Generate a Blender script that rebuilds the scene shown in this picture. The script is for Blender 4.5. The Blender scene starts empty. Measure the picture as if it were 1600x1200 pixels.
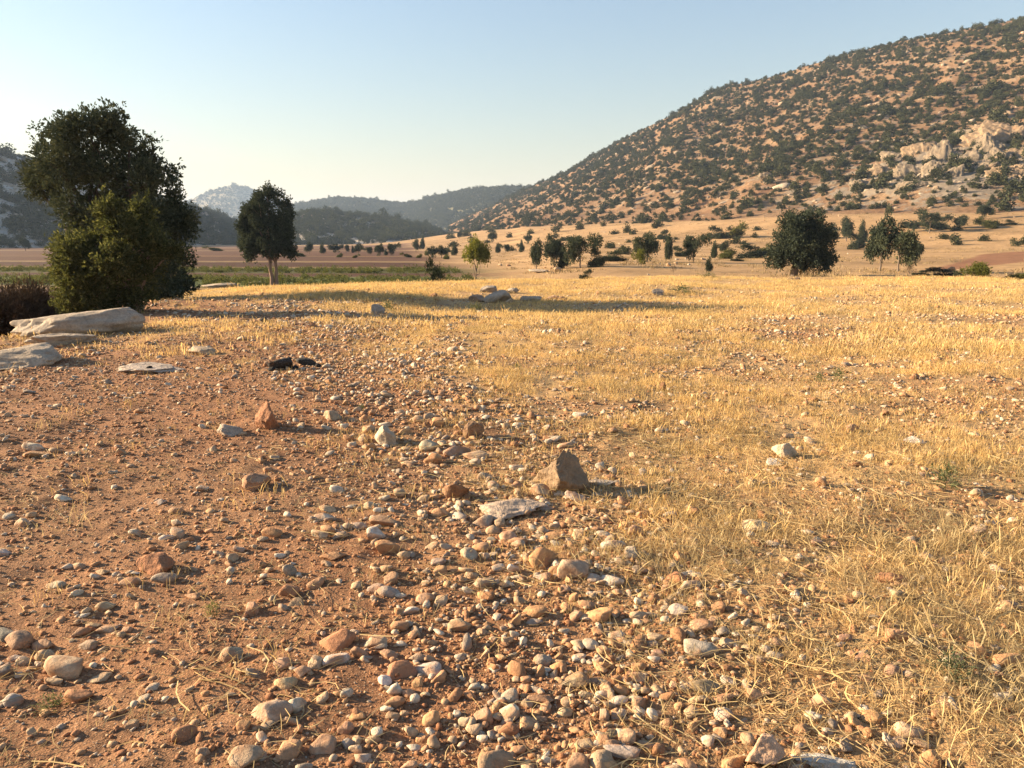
import bpy, bmesh, math, random
import numpy as np
from mathutils import Vector, Matrix
from mathutils.bvhtree import BVHTree

R = math.radians
rng = np.random.default_rng(7)
random.seed(7)
scene = bpy.context.scene
COL = scene.collection

# ------------------------------------------------------------------ camera, sky, sun, exposure
EYE = 1.6
FX = 1202.0                      # focal length in photo pixels (photo 1600 x 1200)
PITCH = R(10.6)
cam_d = bpy.data.cameras.new('camera')
cam_d.sensor_width = 36.0
cam_d.lens = FX / 1600 * 36.0
cam_d.clip_start = 0.05
cam_d.clip_end = 30000
cam = bpy.data.objects.new('camera', cam_d)
COL.objects.link(cam)
cam.location = (0, 0, EYE)
cam.rotation_euler = (math.pi / 2 - PITCH, 0, 0)
scene.camera = cam

SUN_AZ, SUN_EL = R(-78), R(17)     # azimuth from +Y, negative = to the left
to_sun = Vector((math.sin(SUN_AZ) * math.cos(SUN_EL), math.cos(SUN_AZ) * math.cos(SUN_EL), math.sin(SUN_EL)))
world = bpy.data.worlds.new('World')
scene.world = world
world.use_nodes = True
wn = world.node_tree
wn.nodes.clear()
sky = wn.nodes.new('ShaderNodeTexSky')
sky.sky_type = 'NISHITA'
sky.sun_disc = False
sky.sun_elevation = SUN_EL
sky.sun_rotation = SUN_AZ
sky.altitude = 900
sky.air_density = 2.1
sky.dust_density = 1.0
sky.ozone_density = 5.0
bg = wn.nodes.new('ShaderNodeBackground')
bg.inputs['Strength'].default_value = 0.054
wo = wn.nodes.new('ShaderNodeOutputWorld')
wb = wn.nodes.new('ShaderNodeMix'); wb.data_type = 'RGBA'; wb.blend_type = 'MULTIPLY'   # warm white balance of the evening picture
wb.inputs[0].default_value = 1.0; wb.inputs[7].default_value = (1.12, 0.95, 1.0, 1)
wn.links.new(sky.outputs[0], wb.inputs[6]); wn.links.new(wb.outputs[2], bg.inputs[0])
wn.links.new(bg.outputs[0], wo.inputs[0])

sun_d = bpy.data.lights.new('sun', 'SUN')
sun_d.energy = 5.0
sun_d.angle = R(1.0)
sun_d.color = (1.0, 0.79, 0.53)
sun = bpy.data.objects.new('sun', sun_d)
COL.objects.link(sun)
sun.rotation_euler = to_sun.to_track_quat('Z', 'Y').to_euler()

vs = scene.view_settings
vs.view_transform = 'Standard'
vs.look = 'None'
vs.gamma = 1.0
vs.use_curve_mapping = False
vs.exposure = 2.08
scene.cycles.use_denoising = True
scene.cycles.max_bounces = 5
scene.cycles.diffuse_bounces = 3
scene.cycles.transmission_bounces = 3
scene.cycles.volume_bounces = 0
scene.cycles.sample_clamp_indirect = 6

# ------------------------------------------------------------------ helpers: numbers
def _hash(ix, iy, iz, seed):
    h = (ix * 374761393 + iy * 668265263 + iz * 2147483647 + seed * 1274126177) & 0xffffffff
    h = ((h ^ (h >> 13)) * 1274126177) & 0xffffffff
    h = ((h ^ (h >> 15)) * 2246822519 & 0xffffffff)
    return ((h ^ (h >> 16)) & 0xffffff) / float(0x1000000)

def vnoise(x, y, z=None, seed=0):
    """value noise in 0..1 for numpy arrays"""
    x = np.asarray(x, float); y = np.asarray(y, float)
    ix = np.floor(x).astype(np.int64); iy = np.floor(y).astype(np.int64)
    fx = x - ix; fy = y - iy
    fx = fx * fx * (3 - 2 * fx); fy = fy * fy * (3 - 2 * fy)
    def lay(iz):
        a = _hash(ix, iy, iz, seed); b = _hash(ix + 1, iy, iz, seed)
        c = _hash(ix, iy + 1, iz, seed); d = _hash(ix + 1, iy + 1, iz, seed)
        return (a * (1 - fx) + b * fx) * (1 - fy) + (c * (1 - fx) + d * fx) * fy
    if z is None:
        return lay(0)
    z = np.asarray(z, float)
    iz = np.floor(z).astype(np.int64); fz = z - iz; fz = fz * fz * (3 - 2 * fz)
    return lay(iz) * (1 - fz) + lay(iz + 1) * fz

def fbm(x, y, z=None, octs=4, seed=0, gain=0.5):
    s = 0; a = 1; t = 0; f = 1
    for o in range(octs):
        s = s + a * (vnoise(x * f + 17.3 * o, y * f + 9.1 * o, None if z is None else z * f, seed + o) - 0.5)
        t += a; a *= gain; f *= 2.03
    return 2 * s / t                      # about -1..1

def sstep(a, b, x):
    t = np.clip((x - a) / (b - a), 0, 1)
    return t * t * (3 - 2 * t)

def seg_dist(px, py, poly):
    """signed distance to an open polyline, positive on its left side"""
    best = np.full(np.shape(px), 1e18); sgn = np.ones(np.shape(px))
    for (ax, ay), (bx, by) in zip(poly[:-1], poly[1:]):
        dx, dy = bx - ax, by - ay
        t = np.clip(((px - ax) * dx + (py - ay) * dy) / (dx * dx + dy * dy), 0, 1)
        ex, ey = px - (ax + t * dx), py - (ay + t * dy)
        d = ex * ex + ey * ey
        m = d < best
        best = np.where(m, d, best)
        sgn = np.where(m, np.where(dx * (py - ay) - dy * (px - ax) > 0, 1.0, -1.0), sgn)
    return np.sqrt(best) * sgn

# ------------------------------------------------------------------ the lie of the land
# brow of the stony rise the photographer stands on (outside = left of this line when walked), metres
BROW = [(-16, -30), (-9.5, 2), (-7.6, 8), (-9.0, 14.5), (-9.7, 20), (-9.0, 24), (-6, 28), (0, 30), (9, 31), (18, 30), (26, 24), (40, 10), (70, -30)]
# foot of the long hillside
FOOT = [(420, -60), (330, 60), (185, 185), (105, 250), (40, 400), (-50, 620), (-75, 1000), (-80, 1500)]

def H(x, y):
    x = np.asarray(x, float); y = np.asarray(y, float)
    sd = seg_dist(x, y, BROW)
    left = sstep(2, -6, x) * sstep(30, 24, y)
    z = -0.75 * left * sstep(-0.3, 2.2, sd) - (1.9 - 0.95 * sstep(-4, 10, x) - 0.75 * left) * sstep(-3.0, 30, sd)
    q = -seg_dist(x, y, FOOT)
    q = np.where(x < -400, -9e3, q)
    ap = sstep(-165, 5, q)
    z = z + 10.5 * ap * ap * (0.35 + 0.65 * ap) * sstep(-160, 0, x)
    far = sstep(30, 120, np.hypot(x, y))
    z = z + far * 0.5 * fbm(x / 42, y / 42, octs=2, seed=31) * sstep(-40, 40, x)
    nf = 1 - 0.7 * sstep(40, 90, np.hypot(x, y))
    z = z + nf * (0.13 * fbm(x / 4.6, y / 4.6, octs=2, seed=3) + 0.035 * fbm(x / 0.9, y / 0.9, octs=3, seed=5))
    near = 1 - sstep(14, 30, np.hypot(x, y))
    z = z + near * (0.016 * fbm(x / 0.16, y / 0.16, octs=3, seed=8, gain=0.6))
    return z

H00 = float(H(0.0, 0.0))
cam.location.z = EYE + H00
CAM = np.array([0, 0, EYE + H00])

def ray(px, py):
    u, v = (px - 800) / FX, (600 - py) / FX
    c, s = math.cos(PITCH), math.sin(PITCH)
    d = np.array([u, c + v * s, -s + v * c])
    return d / np.linalg.norm(d)

def on_ground(px, py, tmax=900):
    """where the line of sight through a photo pixel meets the land"""
    d = ray(px, py)
    ts = 1.2 * (tmax / 1.2) ** np.linspace(0, 1, 700)
    P = CAM + ts[:, None] * d
    below = P[:, 2] < H(P[:, 0], P[:, 1])
    if not below.any():
        p = CAM + tmax * d
        return np.array([p[0], p[1], float(H(p[0], p[1]))])
    k = int(np.argmax(below)); a, b = ts[max(k - 1, 0)], ts[k]
    for _ in range(18):
        m = 0.5 * (a + b); p = CAM + m * d
        if p[2] < float(H(p[0], p[1])): b = m
        else: a = m
    p = CAM + b * d
    return np.array([p[0], p[1], float(H(p[0], p[1]))])

def at_dist(px, py, dist):
    """the point at a horizontal distance along a line of sight"""
    d = ray(px, py)
    return CAM + d * (dist / math.hypot(d[0], d[1]))

def project(P):
    P = np.atleast_2d(P) - CAM
    c, s = math.cos(PITCH), math.sin(PITCH)
    f = P[:, 1] * c - P[:, 2] * s
    u = P[:, 1] * s + P[:, 2] * c
    return 800 + FX * P[:, 0] / f, 600 - FX * u / f, f

# ------------------------------------------------------------------ helpers: meshes and objects
def mk_mesh(name, V, F, mat=None, smooth=False):
    V = np.asarray(V, np.float32); F = np.asarray(F, np.int32)
    me = bpy.data.meshes.new(name)
    me.vertices.add(len(V)); me.vertices.foreach_set('co', V.ravel())
    k = F.shape[1]
    me.loops.add(F.size); me.loops.foreach_set('vertex_index', F.ravel())
    me.polygons.add(len(F)); me.polygons.foreach_set('loop_start', np.arange(len(F), dtype=np.int32) * k)
    me.update(calc_edges=True)
    if smooth:
        me.polygons.foreach_set('use_smooth', np.ones(len(F), bool))
    if mat: me.materials.append(mat)
    return me

def link(name, me, loc=(0, 0, 0), parent=None, rot=(0, 0, 0), scale=(1, 1, 1)):
    o = bpy.data.objects.new(name, me)
    COL.objects.link(o)
    o.location = loc; o.rotation_euler = rot; o.scale = scale
    if parent: o.parent = parent
    return o

def tag(o, label=None, cat=None, group=None, kind=None):
    if label: o['label'] = label
    if cat: o['category'] = cat
    if group: o['group'] = group
    if kind: o['kind'] = kind
    return o

def grid_faces(nu, nv, wrap=False):
    i, j = np.meshgrid(np.arange(nu if wrap else nu - 1), np.arange(nv - 1), indexing='ij')
    i2 = (i + 1) % nu
    return np.stack([i * nv + j, i2 * nv + j, i2 * nv + j + 1, i * nv + j + 1], -1).reshape(-1, 4)

_ico = {}
def ico(n):
    if n not in _ico:
        bm = bmesh.new(); bmesh.ops.create_icosphere(bm, subdivisions=n, radius=1.0)
        V = np.array([v.co[:] for v in bm.verts]); F = np.array([[v.index for v in f.verts] for f in bm.faces]); bm.free()
        _ico[n] = (V, F)
    return _ico[n]

def tube(pts, rads, n=7):
    """tapered tube through points -> V, F"""
    pts = np.asarray(pts, float); m = len(pts)
    T = np.gradient(pts, axis=0); T /= np.linalg.norm(T, axis=1)[:, None] + 1e-9
    up = np.where(np.abs(T[:, 2:3]) > 0.9, np.array([[1.0, 0, 0]]), np.array([[0, 0, 1.0]]))
    A = np.cross(T, up); A /= np.linalg.norm(A, axis=1)[:, None] + 1e-9
    B = np.cross(T, A)
    an = np.linspace(0, 2 * np.pi, n, endpoint=False)
    V = pts[None] + (np.cos(an)[:, None, None] * A[None] + np.sin(an)[:, None, None] * B[None]) * np.asarray(rads)[None, :, None]
    return V.reshape(-1, 3), grid_faces(n, m, wrap=True)

def joinVF(parts):
    Vs, Fs, o = [], [], 0
    for V, F in parts:
        Vs.append(V); Fs.append(F + o); o += len(V)
    return np.concatenate(Vs), np.concatenate(Fs)

# ------------------------------------------------------------------ helpers: materials
def new_mat(name):
    m = bpy.data.materials.new(name); m.use_nodes = True
    nt = m.node_tree; nt.nodes.clear()
    return m, nt, nt.nodes, nt.links

def N(nt, typ, **kw):
    n = nt.nodes.new(typ)
    for k, v in kw.items():
        if k.startswith('i_'):
            key = k[2:]
            key = int(key) if key.isdigit() else key.replace('_', ' ')
            n.inputs[key].default_value = v
        else: setattr(n, k, v)
    return n

def ramp(nt, fac, stops, interp='LINEAR'):
    r = nt.nodes.new('ShaderNodeValToRGB'); r.color_ramp.interpolation = interp
    e = r.color_ramp.elements
    while len(e) < len(stops): e.new(0.5)
    for k, (p, c) in enumerate(stops):
        e[k].position = p; e[k].color = (*c, 1) if len(c) == 3 else c
    if fac is not None: nt.links.new(fac, r.inputs[0])
    return r.outputs[0]

def mixc(nt, fac, a, b, mode='MIX'):
    m = nt.nodes.new('ShaderNodeMix'); m.data_type = 'RGBA'; m.blend_type = mode
    for sock, v in ((m.inputs[0], fac), (m.inputs[6], a), (m.inputs[7], b)):
        if isinstance(v, (int, float)): sock.default_value = v
        elif isinstance(v, tuple): sock.default_value = (*v, 1)
        else: nt.links.new(v, sock)
    return m.outputs[2]

def noise(nt, co, scale, detail=4, rough=0.55):
    n = N(nt, 'ShaderNodeTexNoise', i_Scale=scale, i_Detail=detail, i_Roughness=rough)
    nt.links.new(co, n.inputs['Vector'])
    return n.outputs['Fac']

def bump(nt, h, strength, dist, prev=None):
    b = N(nt, 'ShaderNodeBump', i_Strength=strength, i_Distance=dist)
    nt.links.new(h, b.inputs['Height'])
    if prev: nt.links.new(prev, b.inputs['Normal'])
    return b.outputs[0]

def finish(nt, col, rough=0.9, nrm=None, spec=0.15):
    b = N(nt, 'ShaderNodeBsdfPrincipled', i_Roughness=rough)
    b.inputs['Specular IOR Level'].default_value = spec
    nt.links.new(col, b.inputs['Base Color'])
    if nrm: nt.links.new(nrm, b.inputs['Normal'])
    o = nt.nodes.new('ShaderNodeOutputMaterial'); nt.links.new(b.outputs[0], o.inputs[0])

def mat_ground():
    m, nt, _, L = new_mat('soil_and_litter')
    co = N(nt, 'ShaderNodeTexCoord').outputs['Object']
    att = N(nt, 'ShaderNodeAttribute', attribute_name='zone').outputs['Color']
    gr = N(nt, 'ShaderNodeAttribute', attribute_name='fine').outputs['Fac']
    big = noise(nt, co, 0.9, 5)
    mid = noise(nt, co, 9, 6, 0.65)
    fin = noise(nt, co, 70, 6, 0.7)
    c = mixc(nt, 1.0, att, ramp(nt, big, [(0.3, (0.78, 0.76, 0.74)), (0.7, (1.2, 1.16, 1.1))]), 'MULTIPLY')
    c = mixc(nt, 1.0, c, ramp(nt, mid, [(0.3, (0.72, 0.7, 0.7)), (0.68, (1.28, 1.25, 1.2))]), 'MULTIPLY')
    c = mixc(nt, gr, c, mixc(nt, 1.0, c, ramp(nt, fin, [(0.32, (0.6, 0.58, 0.55)), (0.7, (1.4, 1.36, 1.3))]), 'MULTIPLY'))
    # grit: small paler crumbs in the soil
    vo = N(nt, 'ShaderNodeTexVoronoi', i_Scale=95.0); L.new(co, vo.inputs['Vector'])
    cr = ramp(nt, vo.outputs['Color'], [(0.72, (0, 0, 0)), (0.8, (1, 1, 1))])
    dd = ramp(nt, vo.outputs['Distance'], [(0.2, (1, 1, 1)), (0.42, (0, 0, 0))])
    f = N(nt, 'ShaderNodeMath', operation='MULTIPLY'); L.new(cr, f.inputs[0]); L.new(dd, f.inputs[1])
    f2 = N(nt, 'ShaderNodeMath', operation='MULTIPLY'); L.new(f.outputs[0], f2.inputs[0]); L.new(gr, f2.inputs[1])
    c = mixc(nt, f2.outputs[0], c, (0.42, 0.28, 0.17))
    n1 = bump(nt, mid, 0.55, 0.05)
    n2 = bump(nt, fin, 0.6, 0.012, n1)
    inv = ramp(nt, vo.outputs['Distance'], [(0.0, (1, 1, 1)), (0.5, (0, 0, 0))])
    n3 = bump(nt, inv, 0.5, 0.006, n2)
    finish(nt, c, 0.95, n3, 0.08)
    return m

def mat_hill(name, stops, rockc, rock_amt, sc=0.05, bd=1.2):
    """dry slope: earth and straw, with pale limestone showing through"""
    m, nt, _, L = new_mat(name)
    co = N(nt, 'ShaderNodeTexCoord').outputs['Object']
    c = ramp(nt, noise(nt, co, sc, 6, 0.6), stops)
    c = mixc(nt, 1.0, c, ramp(nt, noise(nt, co, sc * 14, 4, 0.7), [(0.3, (0.66, 0.64, 0.62)), (0.7, (1.3, 1.27, 1.22))]), 'MULTIPLY')
    rk = noise(nt, co, sc * 3.2, 8, 0.72)
    att = N(nt, 'ShaderNodeAttribute', attribute_name='rock').outputs['Fac']
    s = N(nt, 'ShaderNodeMath', operation='ADD'); L.new(rk, s.inputs[0]); L.new(att, s.inputs[1])
    f = ramp(nt, s.outputs[0], [(rock_amt, (0, 0, 0)), (rock_amt + 0.05, (1, 1, 1))])
    c = mixc(nt, f, c, mixc(nt, noise(nt, co, sc * 18, 5, 0.7), rockc, tuple(v * 0.62 for v in rockc)))
    n1 = bump(nt, rk, 0.9, bd * 2.0)
    n2 = bump(nt, noise(nt, co, sc * 16, 4, 0.7), 0.7, bd * 0.4, n1)
    finish(nt, c, 0.95, n2, 0.05)
    return m

def mat_stone(name, tinted=True, ramp_stops=None, dirt=0.5, sc=9.0):
    m, nt, _, L = new_mat(name)
    tc = N(nt, 'ShaderNodeTexCoord'); info = N(nt, 'ShaderNodeObjectInfo')
    ge = N(nt, 'ShaderNodeNewGeometry')
    co = ge.outputs['Position']
    base = info.outputs['Color'] if tinted else ramp(nt, info.outputs['Random'], ramp_stops, 'CONSTANT')
    n1 = noise(nt, co, sc * 2.2, 6, 0.65); n2 = noise(nt, co, sc * 12, 5, 0.7)
    c = mixc(nt, 1.0, base, ramp(nt, n1, [(0.28, (0.66, 0.63, 0.6)), (0.7, (1.22, 1.2, 1.17))]), 'MULTIPLY')
    c = mixc(nt, 1.0, c, ramp(nt, n2, [(0.3, (0.74, 0.73, 0.71)), (0.66, (1.16, 1.15, 1.13))]), 'MULTIPLY')
    # red earth stuck on in patches, and grey lichen
    d = ramp(nt, noise(nt, co, sc * 1.5, 4, 0.6), [(1 - dirt - 0.04, (0, 0, 0)), (1 - dirt + 0.12, (0.75, 0.75, 0.75))])
    c = mixc(nt, d, c, (0.34, 0.17, 0.085))
    l = ramp(nt, noise(nt, co, sc * 4.5, 5, 0.75), [(0.66, (0, 0, 0)), (0.7, (0.6, 0.6, 0.6))])
    c = mixc(nt, l, c, (0.19, 0.17, 0.14))
    b1 = bump(nt, n1, 0.8, 0.14 / sc)
    b2 = bump(nt, n2, 0.9, 0.035 / sc, b1)
    finish(nt, c, 0.88, b2, 0.2)
    return m

def mat_leaf(name, c0, c1, c2, trans=0.25, tt=(1.25, 1.2, 0.7)):
    m, nt, _, L = new_mat(name)
    ge = N(nt, 'ShaderNodeNewGeometry')
    info = N(nt, 'ShaderNodeObjectInfo')
    c = ramp(nt, ge.outputs['Random Per Island'], [(0.0, c0), (0.55, c1), (1.0, c2)])
    cl = noise(nt, ge.outputs['Position'], 1.3, 3)
    c = mixc(nt, 1.0, c, ramp(nt, cl, [(0.3, (0.75, 0.78, 0.8)), (0.7, (1.25, 1.2, 1.1))]), 'MULTIPLY')
    c = mixc(nt, 1.0, c, ramp(nt, info.outputs['Random'], [(0.0, (0.82, 0.85, 0.9)), (1.0, (1.2, 1.16, 1.05))]), 'MULTIPLY')
    d = N(nt, 'ShaderNodeBsdfDiffuse'); t = N(nt, 'ShaderNodeBsdfTranslucent')
    L.new(c, d.inputs[0]); L.new(mixc(nt, 1.0, c, tt, 'MULTIPLY'), t.inputs[0])
    mx = N(nt, 'ShaderNodeMixShader', i_0=trans); L.new(d.outputs[0], mx.inputs[1]); L.new(t.outputs[0], mx.inputs[2])
    o = N(nt, 'ShaderNodeOutputMaterial'); L.new(mx.outputs[0], o.inputs[0])
    return m

def mat_bark(name, a, b):
    m, nt, _, L = new_mat(name)
    co = N(nt, 'ShaderNodeTexCoord').outputs['Object']
    mp = N(nt, 'ShaderNodeMapping'); mp.inputs['Scale'].default_value = (9, 9, 1.6); L.new(co, mp.inputs[0])
    n = noise(nt, mp.outputs[0], 2.0, 6, 0.7)
    finish(nt, ramp(nt, n, [(0.3, a), (0.7, b)]), 0.95, bump(nt, n, 0.8, 0.05), 0.05)
    return m

M = {}
M['ground'] = mat_ground()
M['stone'] = mat_stone('limestone_tinted', True, dirt=0.50)
SC = [(0.0, (0.42, 0.30, 0.19)), (0.14, (0.46, 0.385, 0.29)), (0.32, (0.41, 0.24, 0.135)), (0.42, (0.54, 0.455, 0.35)), (0.56, (0.33, 0.175, 0.09)),
      (0.7, (0.41, 0.295, 0.19)), (0.84, (0.28, 0.225, 0.175)), (0.91, (0.45, 0.285, 0.155))]
M['stones'] = mat_stone('limestone_mixed', False, SC, dirt=0.45, sc=12)
SG = [(0.0, (0.30, 0.15, 0.075)), (0.30, (0.36, 0.21, 0.11)), (0.5, (0.26, 0.12, 0.06)), (0.68, (0.40, 0.27, 0.16)), (0.84, (0.46, 0.36, 0.26)), (0.93, (0.34, 0.28, 0.22))]
M['gravel'] = mat_stone('gravel_and_crumbs', False, SG, dirt=0.45, sc=25)
M['slab'] = mat_stone('weathered_limestone', True, dirt=0.30, sc=2.2)
M['cliff'] = mat_stone('cliff_limestone', True, dirt=0.36, sc=0.16)
M['juniper'] = mat_leaf('juniper_needles', (0.038, 0.050, 0.037), (0.058, 0.071, 0.049), (0.098, 0.107, 0.066), 0.13, (1.05, 1.05, 0.9))
M['oak'] = mat_leaf('olive_green_leaves', (0.052, 0.060, 0.028), (0.085, 0.092, 0.042), (0.165, 0.16, 0.07), 0.32)
M['light_leaf'] = mat_leaf('pale_green_leaves', (0.09, 0.10, 0.03), (0.13, 0.14, 0.04), (0.2, 0.19, 0.06), 0.35)
M['twig'] = mat_leaf('dry_brown_twigs', (0.06, 0.042, 0.032), (0.085, 0.058, 0.042), (0.12, 0.08, 0.05), 0.05)
M['scrub'] = mat_leaf('hillside_scrub_leaves', (0.036, 0.043, 0.026), (0.056, 0.062, 0.036), (0.09, 0.09, 0.05), 0.1)
M['crop'] = mat_leaf('crop_leaves', (0.075, 0.085, 0.034), (0.11, 0.12, 0.05), (0.16, 0.16, 0.075), 0.25)
M['weed'] = mat_leaf('weed_leaves', (0.09, 0.10, 0.055), (0.13, 0.14, 0.075), (0.20, 0.20, 0.11), 0.3)
M['straw'] = mat_leaf('dry_straw', (0.43, 0.285, 0.12), (0.56, 0.40, 0.185), (0.66, 0.51, 0.27), 0.4, (1.05, 1.0, 0.9))
M['straw_dull'] = mat_leaf('dull_straw', (0.32, 0.225, 0.115), (0.45, 0.335, 0.18), (0.56, 0.44, 0.25), 0.35, (1.05, 1.0, 0.9))
M['tussock'] = mat_leaf('grey_brown_tussock', (0.17, 0.125, 0.07), (0.25, 0.185, 0.10), (0.34, 0.26, 0.145), 0.2, (1.05, 1.0, 0.9))
M['bark'] = mat_bark('grey_bark', (0.10, 0.075, 0.055), (0.24, 0.185, 0.14))
M['bark_dark'] = mat_bark('dark_bark', (0.05, 0.04, 0.032), (0.12, 0.095, 0.075))
M['bark_pale'] = mat_bark('pale_peeling_bark', (0.16, 0.105, 0.072), (0.33, 0.225, 0.16))
M['char'] = mat_bark('charred_wood', (0.008, 0.008, 0.008), (0.03, 0.027, 0.025))

# ------------------------------------------------------------------ where grass and stones lie on the rise (metres)
GY = [0, 3, 5.5, 7, 8.6, 12, 16, 20, 26, 40]
GX = [0.9, 0.55, 0.7, 0.0, -1.3, -2.2, -3.2, -6.5, -9.5, -12]
STY = [0, 2.1, 3.8, 6.1, 10, 15, 20]
STX = [0.2, 0.25, 0.15, -0.35, -1.6, -3.3, -5.0]

def grassy(x, y):
    """0..1 share of the ground under dry grass"""
    e = x - np.interp(y, GY, GX)
    w = 0.8 + 0.10 * y
    n = fbm(x / 1.3, y / 1.3, octs=3, seed=41)
    g = sstep(-w, w, e + 0.9 * w * n)
    g = np.maximum(g, sstep(17, 24, y + 3.5 * n + 0.2 * x) * 0.9)
    # gaps where stones and bare soil show inside the grass
    gap = fbm(x / 2.6 + 5, y / 1.1, octs=3, seed=44)
    g = g * (1 - 0.45 * sstep(0.15, 0.45, gap) * sstep(30, 16, y))
    # patches of grass on the bare side
    p = fbm(x / 0.9, y / 1.5, octs=2, seed=47)
    g = np.maximum(g, sstep(0.34, 0.55, p) * 0.55 * sstep(3.5, 6.5, y + 1.2 * x))
    g = np.maximum(g, 0.75 * np.exp(-(((x + 6.6) / 2.2) ** 2 + ((y - 13.6) / 1.5) ** 2)))
    return np.clip(g, 0, 1)

def stony(x, y):
    e = np.abs(x - np.interp(y, STY, STX))
    w = 0.45 + 0.13 * y
    n = fbm(x / 0.8, y / 0.8, octs=3, seed=51)
    s = np.exp(-(e / w) ** 2) * (0.75 + 0.9 * n)
    s = np.maximum(s, (0.13 + 0.22 * sstep(-0.5, 1.0, x) + 0.12 * sstep(6, 12, y)) + 0.4 * n)
    s = s * (1 - 0.5 * sstep(0.0, -0.9, x) * sstep(6, 4.5, y))
    return np.clip(s, 0.03, 1)

# ------------------------------------------------------------------ ground: one sheet to the horizon
az = np.concatenate([np.linspace(-180, -60, 36)[:-1], np.linspace(-60, -37, 60)[:-1], np.linspace(-37, 37, 480), np.linspace(37, 60, 60)[1:], np.linspace(60, 180, 36)[1:-1]])
rr = [0.0, 0.4, 0.8, 1.2, 1.5]
while rr[-1] < 14: rr.append(rr[-1] * 1.0072)
while rr[-1] < 70: rr.append(rr[-1] * 1.013)
while rr[-1] < 600: rr.append(rr[-1] * 1.0125)
while rr[-1] < 14000: rr.append(rr[-1] * 1.06)
rr = np.array(rr); rr[0] = 0.02
A_, R_ = np.meshgrid(np.radians(az), rr, indexing='ij')
X = (R_ * np.sin(A_)).ravel(); Y = (R_ * np.cos(A_)).ravel(); Z = H(X, Y)
gm = mk_mesh('ground', np.stack([X, Y, Z], 1), grid_faces(len(az), len(rr), wrap=True)[:, ::-1], M['ground'], True)

soil = np.array([0.245, 0.135, 0.077]); litter = np.array([0.45, 0.315, 0.155]); dry = np.array([0.335, 0.222, 0.115])
D = np.hypot(X, Y)
g = grassy(X, Y)
sdb = seg_dist(X, Y, BROW)
gcol = soil[None] * (1 - 0.72 * g[:, None]) + litter[None] * (0.72 * g[:, None])
grey = 0.5 * np.clip(fbm(X / 1.7, Y / 1.7, octs=3, seed=61), 0, 1)[:, None] * sstep(16, 4, D)[:, None]
gcol = gcol * (1 - grey) + np.array([0.27, 0.19, 0.12])[None] * grey
# beyond the brow: dry pasture on the right, ploughed and cropped strips on the left and in the middle
past = dry[None] * (1 + 0.42 * fbm(X / 11, Y / 11, octs=5, seed=65))[:, None]
straw_b = fbm(X / 60, Y / 25, octs=3, seed=66)[:, None]
past = past * (1 + 0.15 * straw_b)
plain = np.array([0.33, 0.215, 0.115])[None] * (1 + 0.2 * fbm(X / 50, Y / 16, octs=3, seed=67))[:, None]
wv = Y + 0.07 * X + 2.0 * fbm(X / 40, Y / 40, octs=2, seed=69)
red = np.array([0.185, 0.098, 0.062]); dred = np.array([0.14, 0.07, 0.046]); green = np.array([0.105, 0.125, 0.042]); stub = np.array([0.33, 0.23, 0.12]); pale = np.array([0.29, 0.18, 0.10])
STRIPS = [(40, 54, red), (54, 58, stub), (58, 74, green), (74, 82, dred), (82, 96, green * 0.8 + stub * 0.2), (96, 101, stub), (101, 122, dred), (122, 130, stub), (130, 165, red), (165, 172, pale), (172, 250, red * 1.15), (250, 262, stub), (262, 330, red * 1.3), (330, 350, stub), (350, 470, red * 1.35 + 0.03)]
STRIPS = [(a, b, np.asarray(c) * (0.9 if c[1] > c[0] else (0.5 if c[0] < 0.3 else 0.62))) for a, b, c in STRIPS]
strip = plain * 0.7
for a, b, c in STRIPS:
    w = (sstep(a - 0.8, a + 0.8, wv) * sstep(b + 0.8, b - 0.8, wv))[:, None]
    strip = strip * (1 - w) + c[None] * w
strip = strip * (1 + 0.35 * fbm(X / 70, wv / 1.3, octs=3, seed=72) * sstep(260, 90, Y) + 0.18 * fbm(X / 25, wv / 6, octs=3, seed=73))[:, None]
fld = sstep(6, -6, X + 0.15 * (Y - 60) + 5 * fbm(X / 30, Y / 30, octs=2, seed=70)) * sstep(480, 440, Y)
out = past * (1 - fld[:, None]) + strip * fld[:, None]
# ploughed patch on the right-hand slope
P4 = [on_ground(x, y) for x, y in ((1425, 426), (1612, 408), (1618, 391), (1530, 398))]
cx = np.mean([p[0] for p in P4]); cy = np.mean([p[1] for p in P4])
inside = np.ones_like(X)
for k in range(4):
    a, b = P4[k], P4[(k + 1) % 4]
    sgn = np.sign((b[0] - a[0]) * (cy - a[1]) - (b[1] - a[1]) * (cx - a[0]))
    dd = sgn * ((b[0] - a[0]) * (Y - a[1]) - (b[1] - a[1]) * (X - a[0])) / math.hypot(b[0] - a[0], b[1] - a[1])
    inside *= sstep(-0.6, 0.6, dd)
out = out * (1 - inside[:, None]) + np.array([0.23, 0.12, 0.068])[None] * inside[:, None]
m_out = sstep(1, 8, sdb)[:, None]
left_low = (sstep(0, 2, sdb) * sstep(-4, -8, X) * sstep(36, 28, Y))[:, None]
col = gcol * (1 - m_out) + out * m_out
col = col * (1 - left_low) + (np.array([0.40, 0.27, 0.12]))[None] * left_low
zone = np.ones((len(X), 4), np.float32); zone[:, :3] = np.clip(col, 0.01, 0.9)
gm.attributes.new('zone', 'FLOAT_COLOR', 'POINT').data.foreach_set('color', zone.ravel())
fine = ((1 - 0.6 * g) * sstep(25, 8, D)).astype(np.float32)
gm.attributes.new('fine', 'FLOAT', 'POINT').data.foreach_set('value', fine)
tag(link('ground', gm), 'stony red soil and dry grassland running out to ploughed fields', kind='structure')

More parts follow.
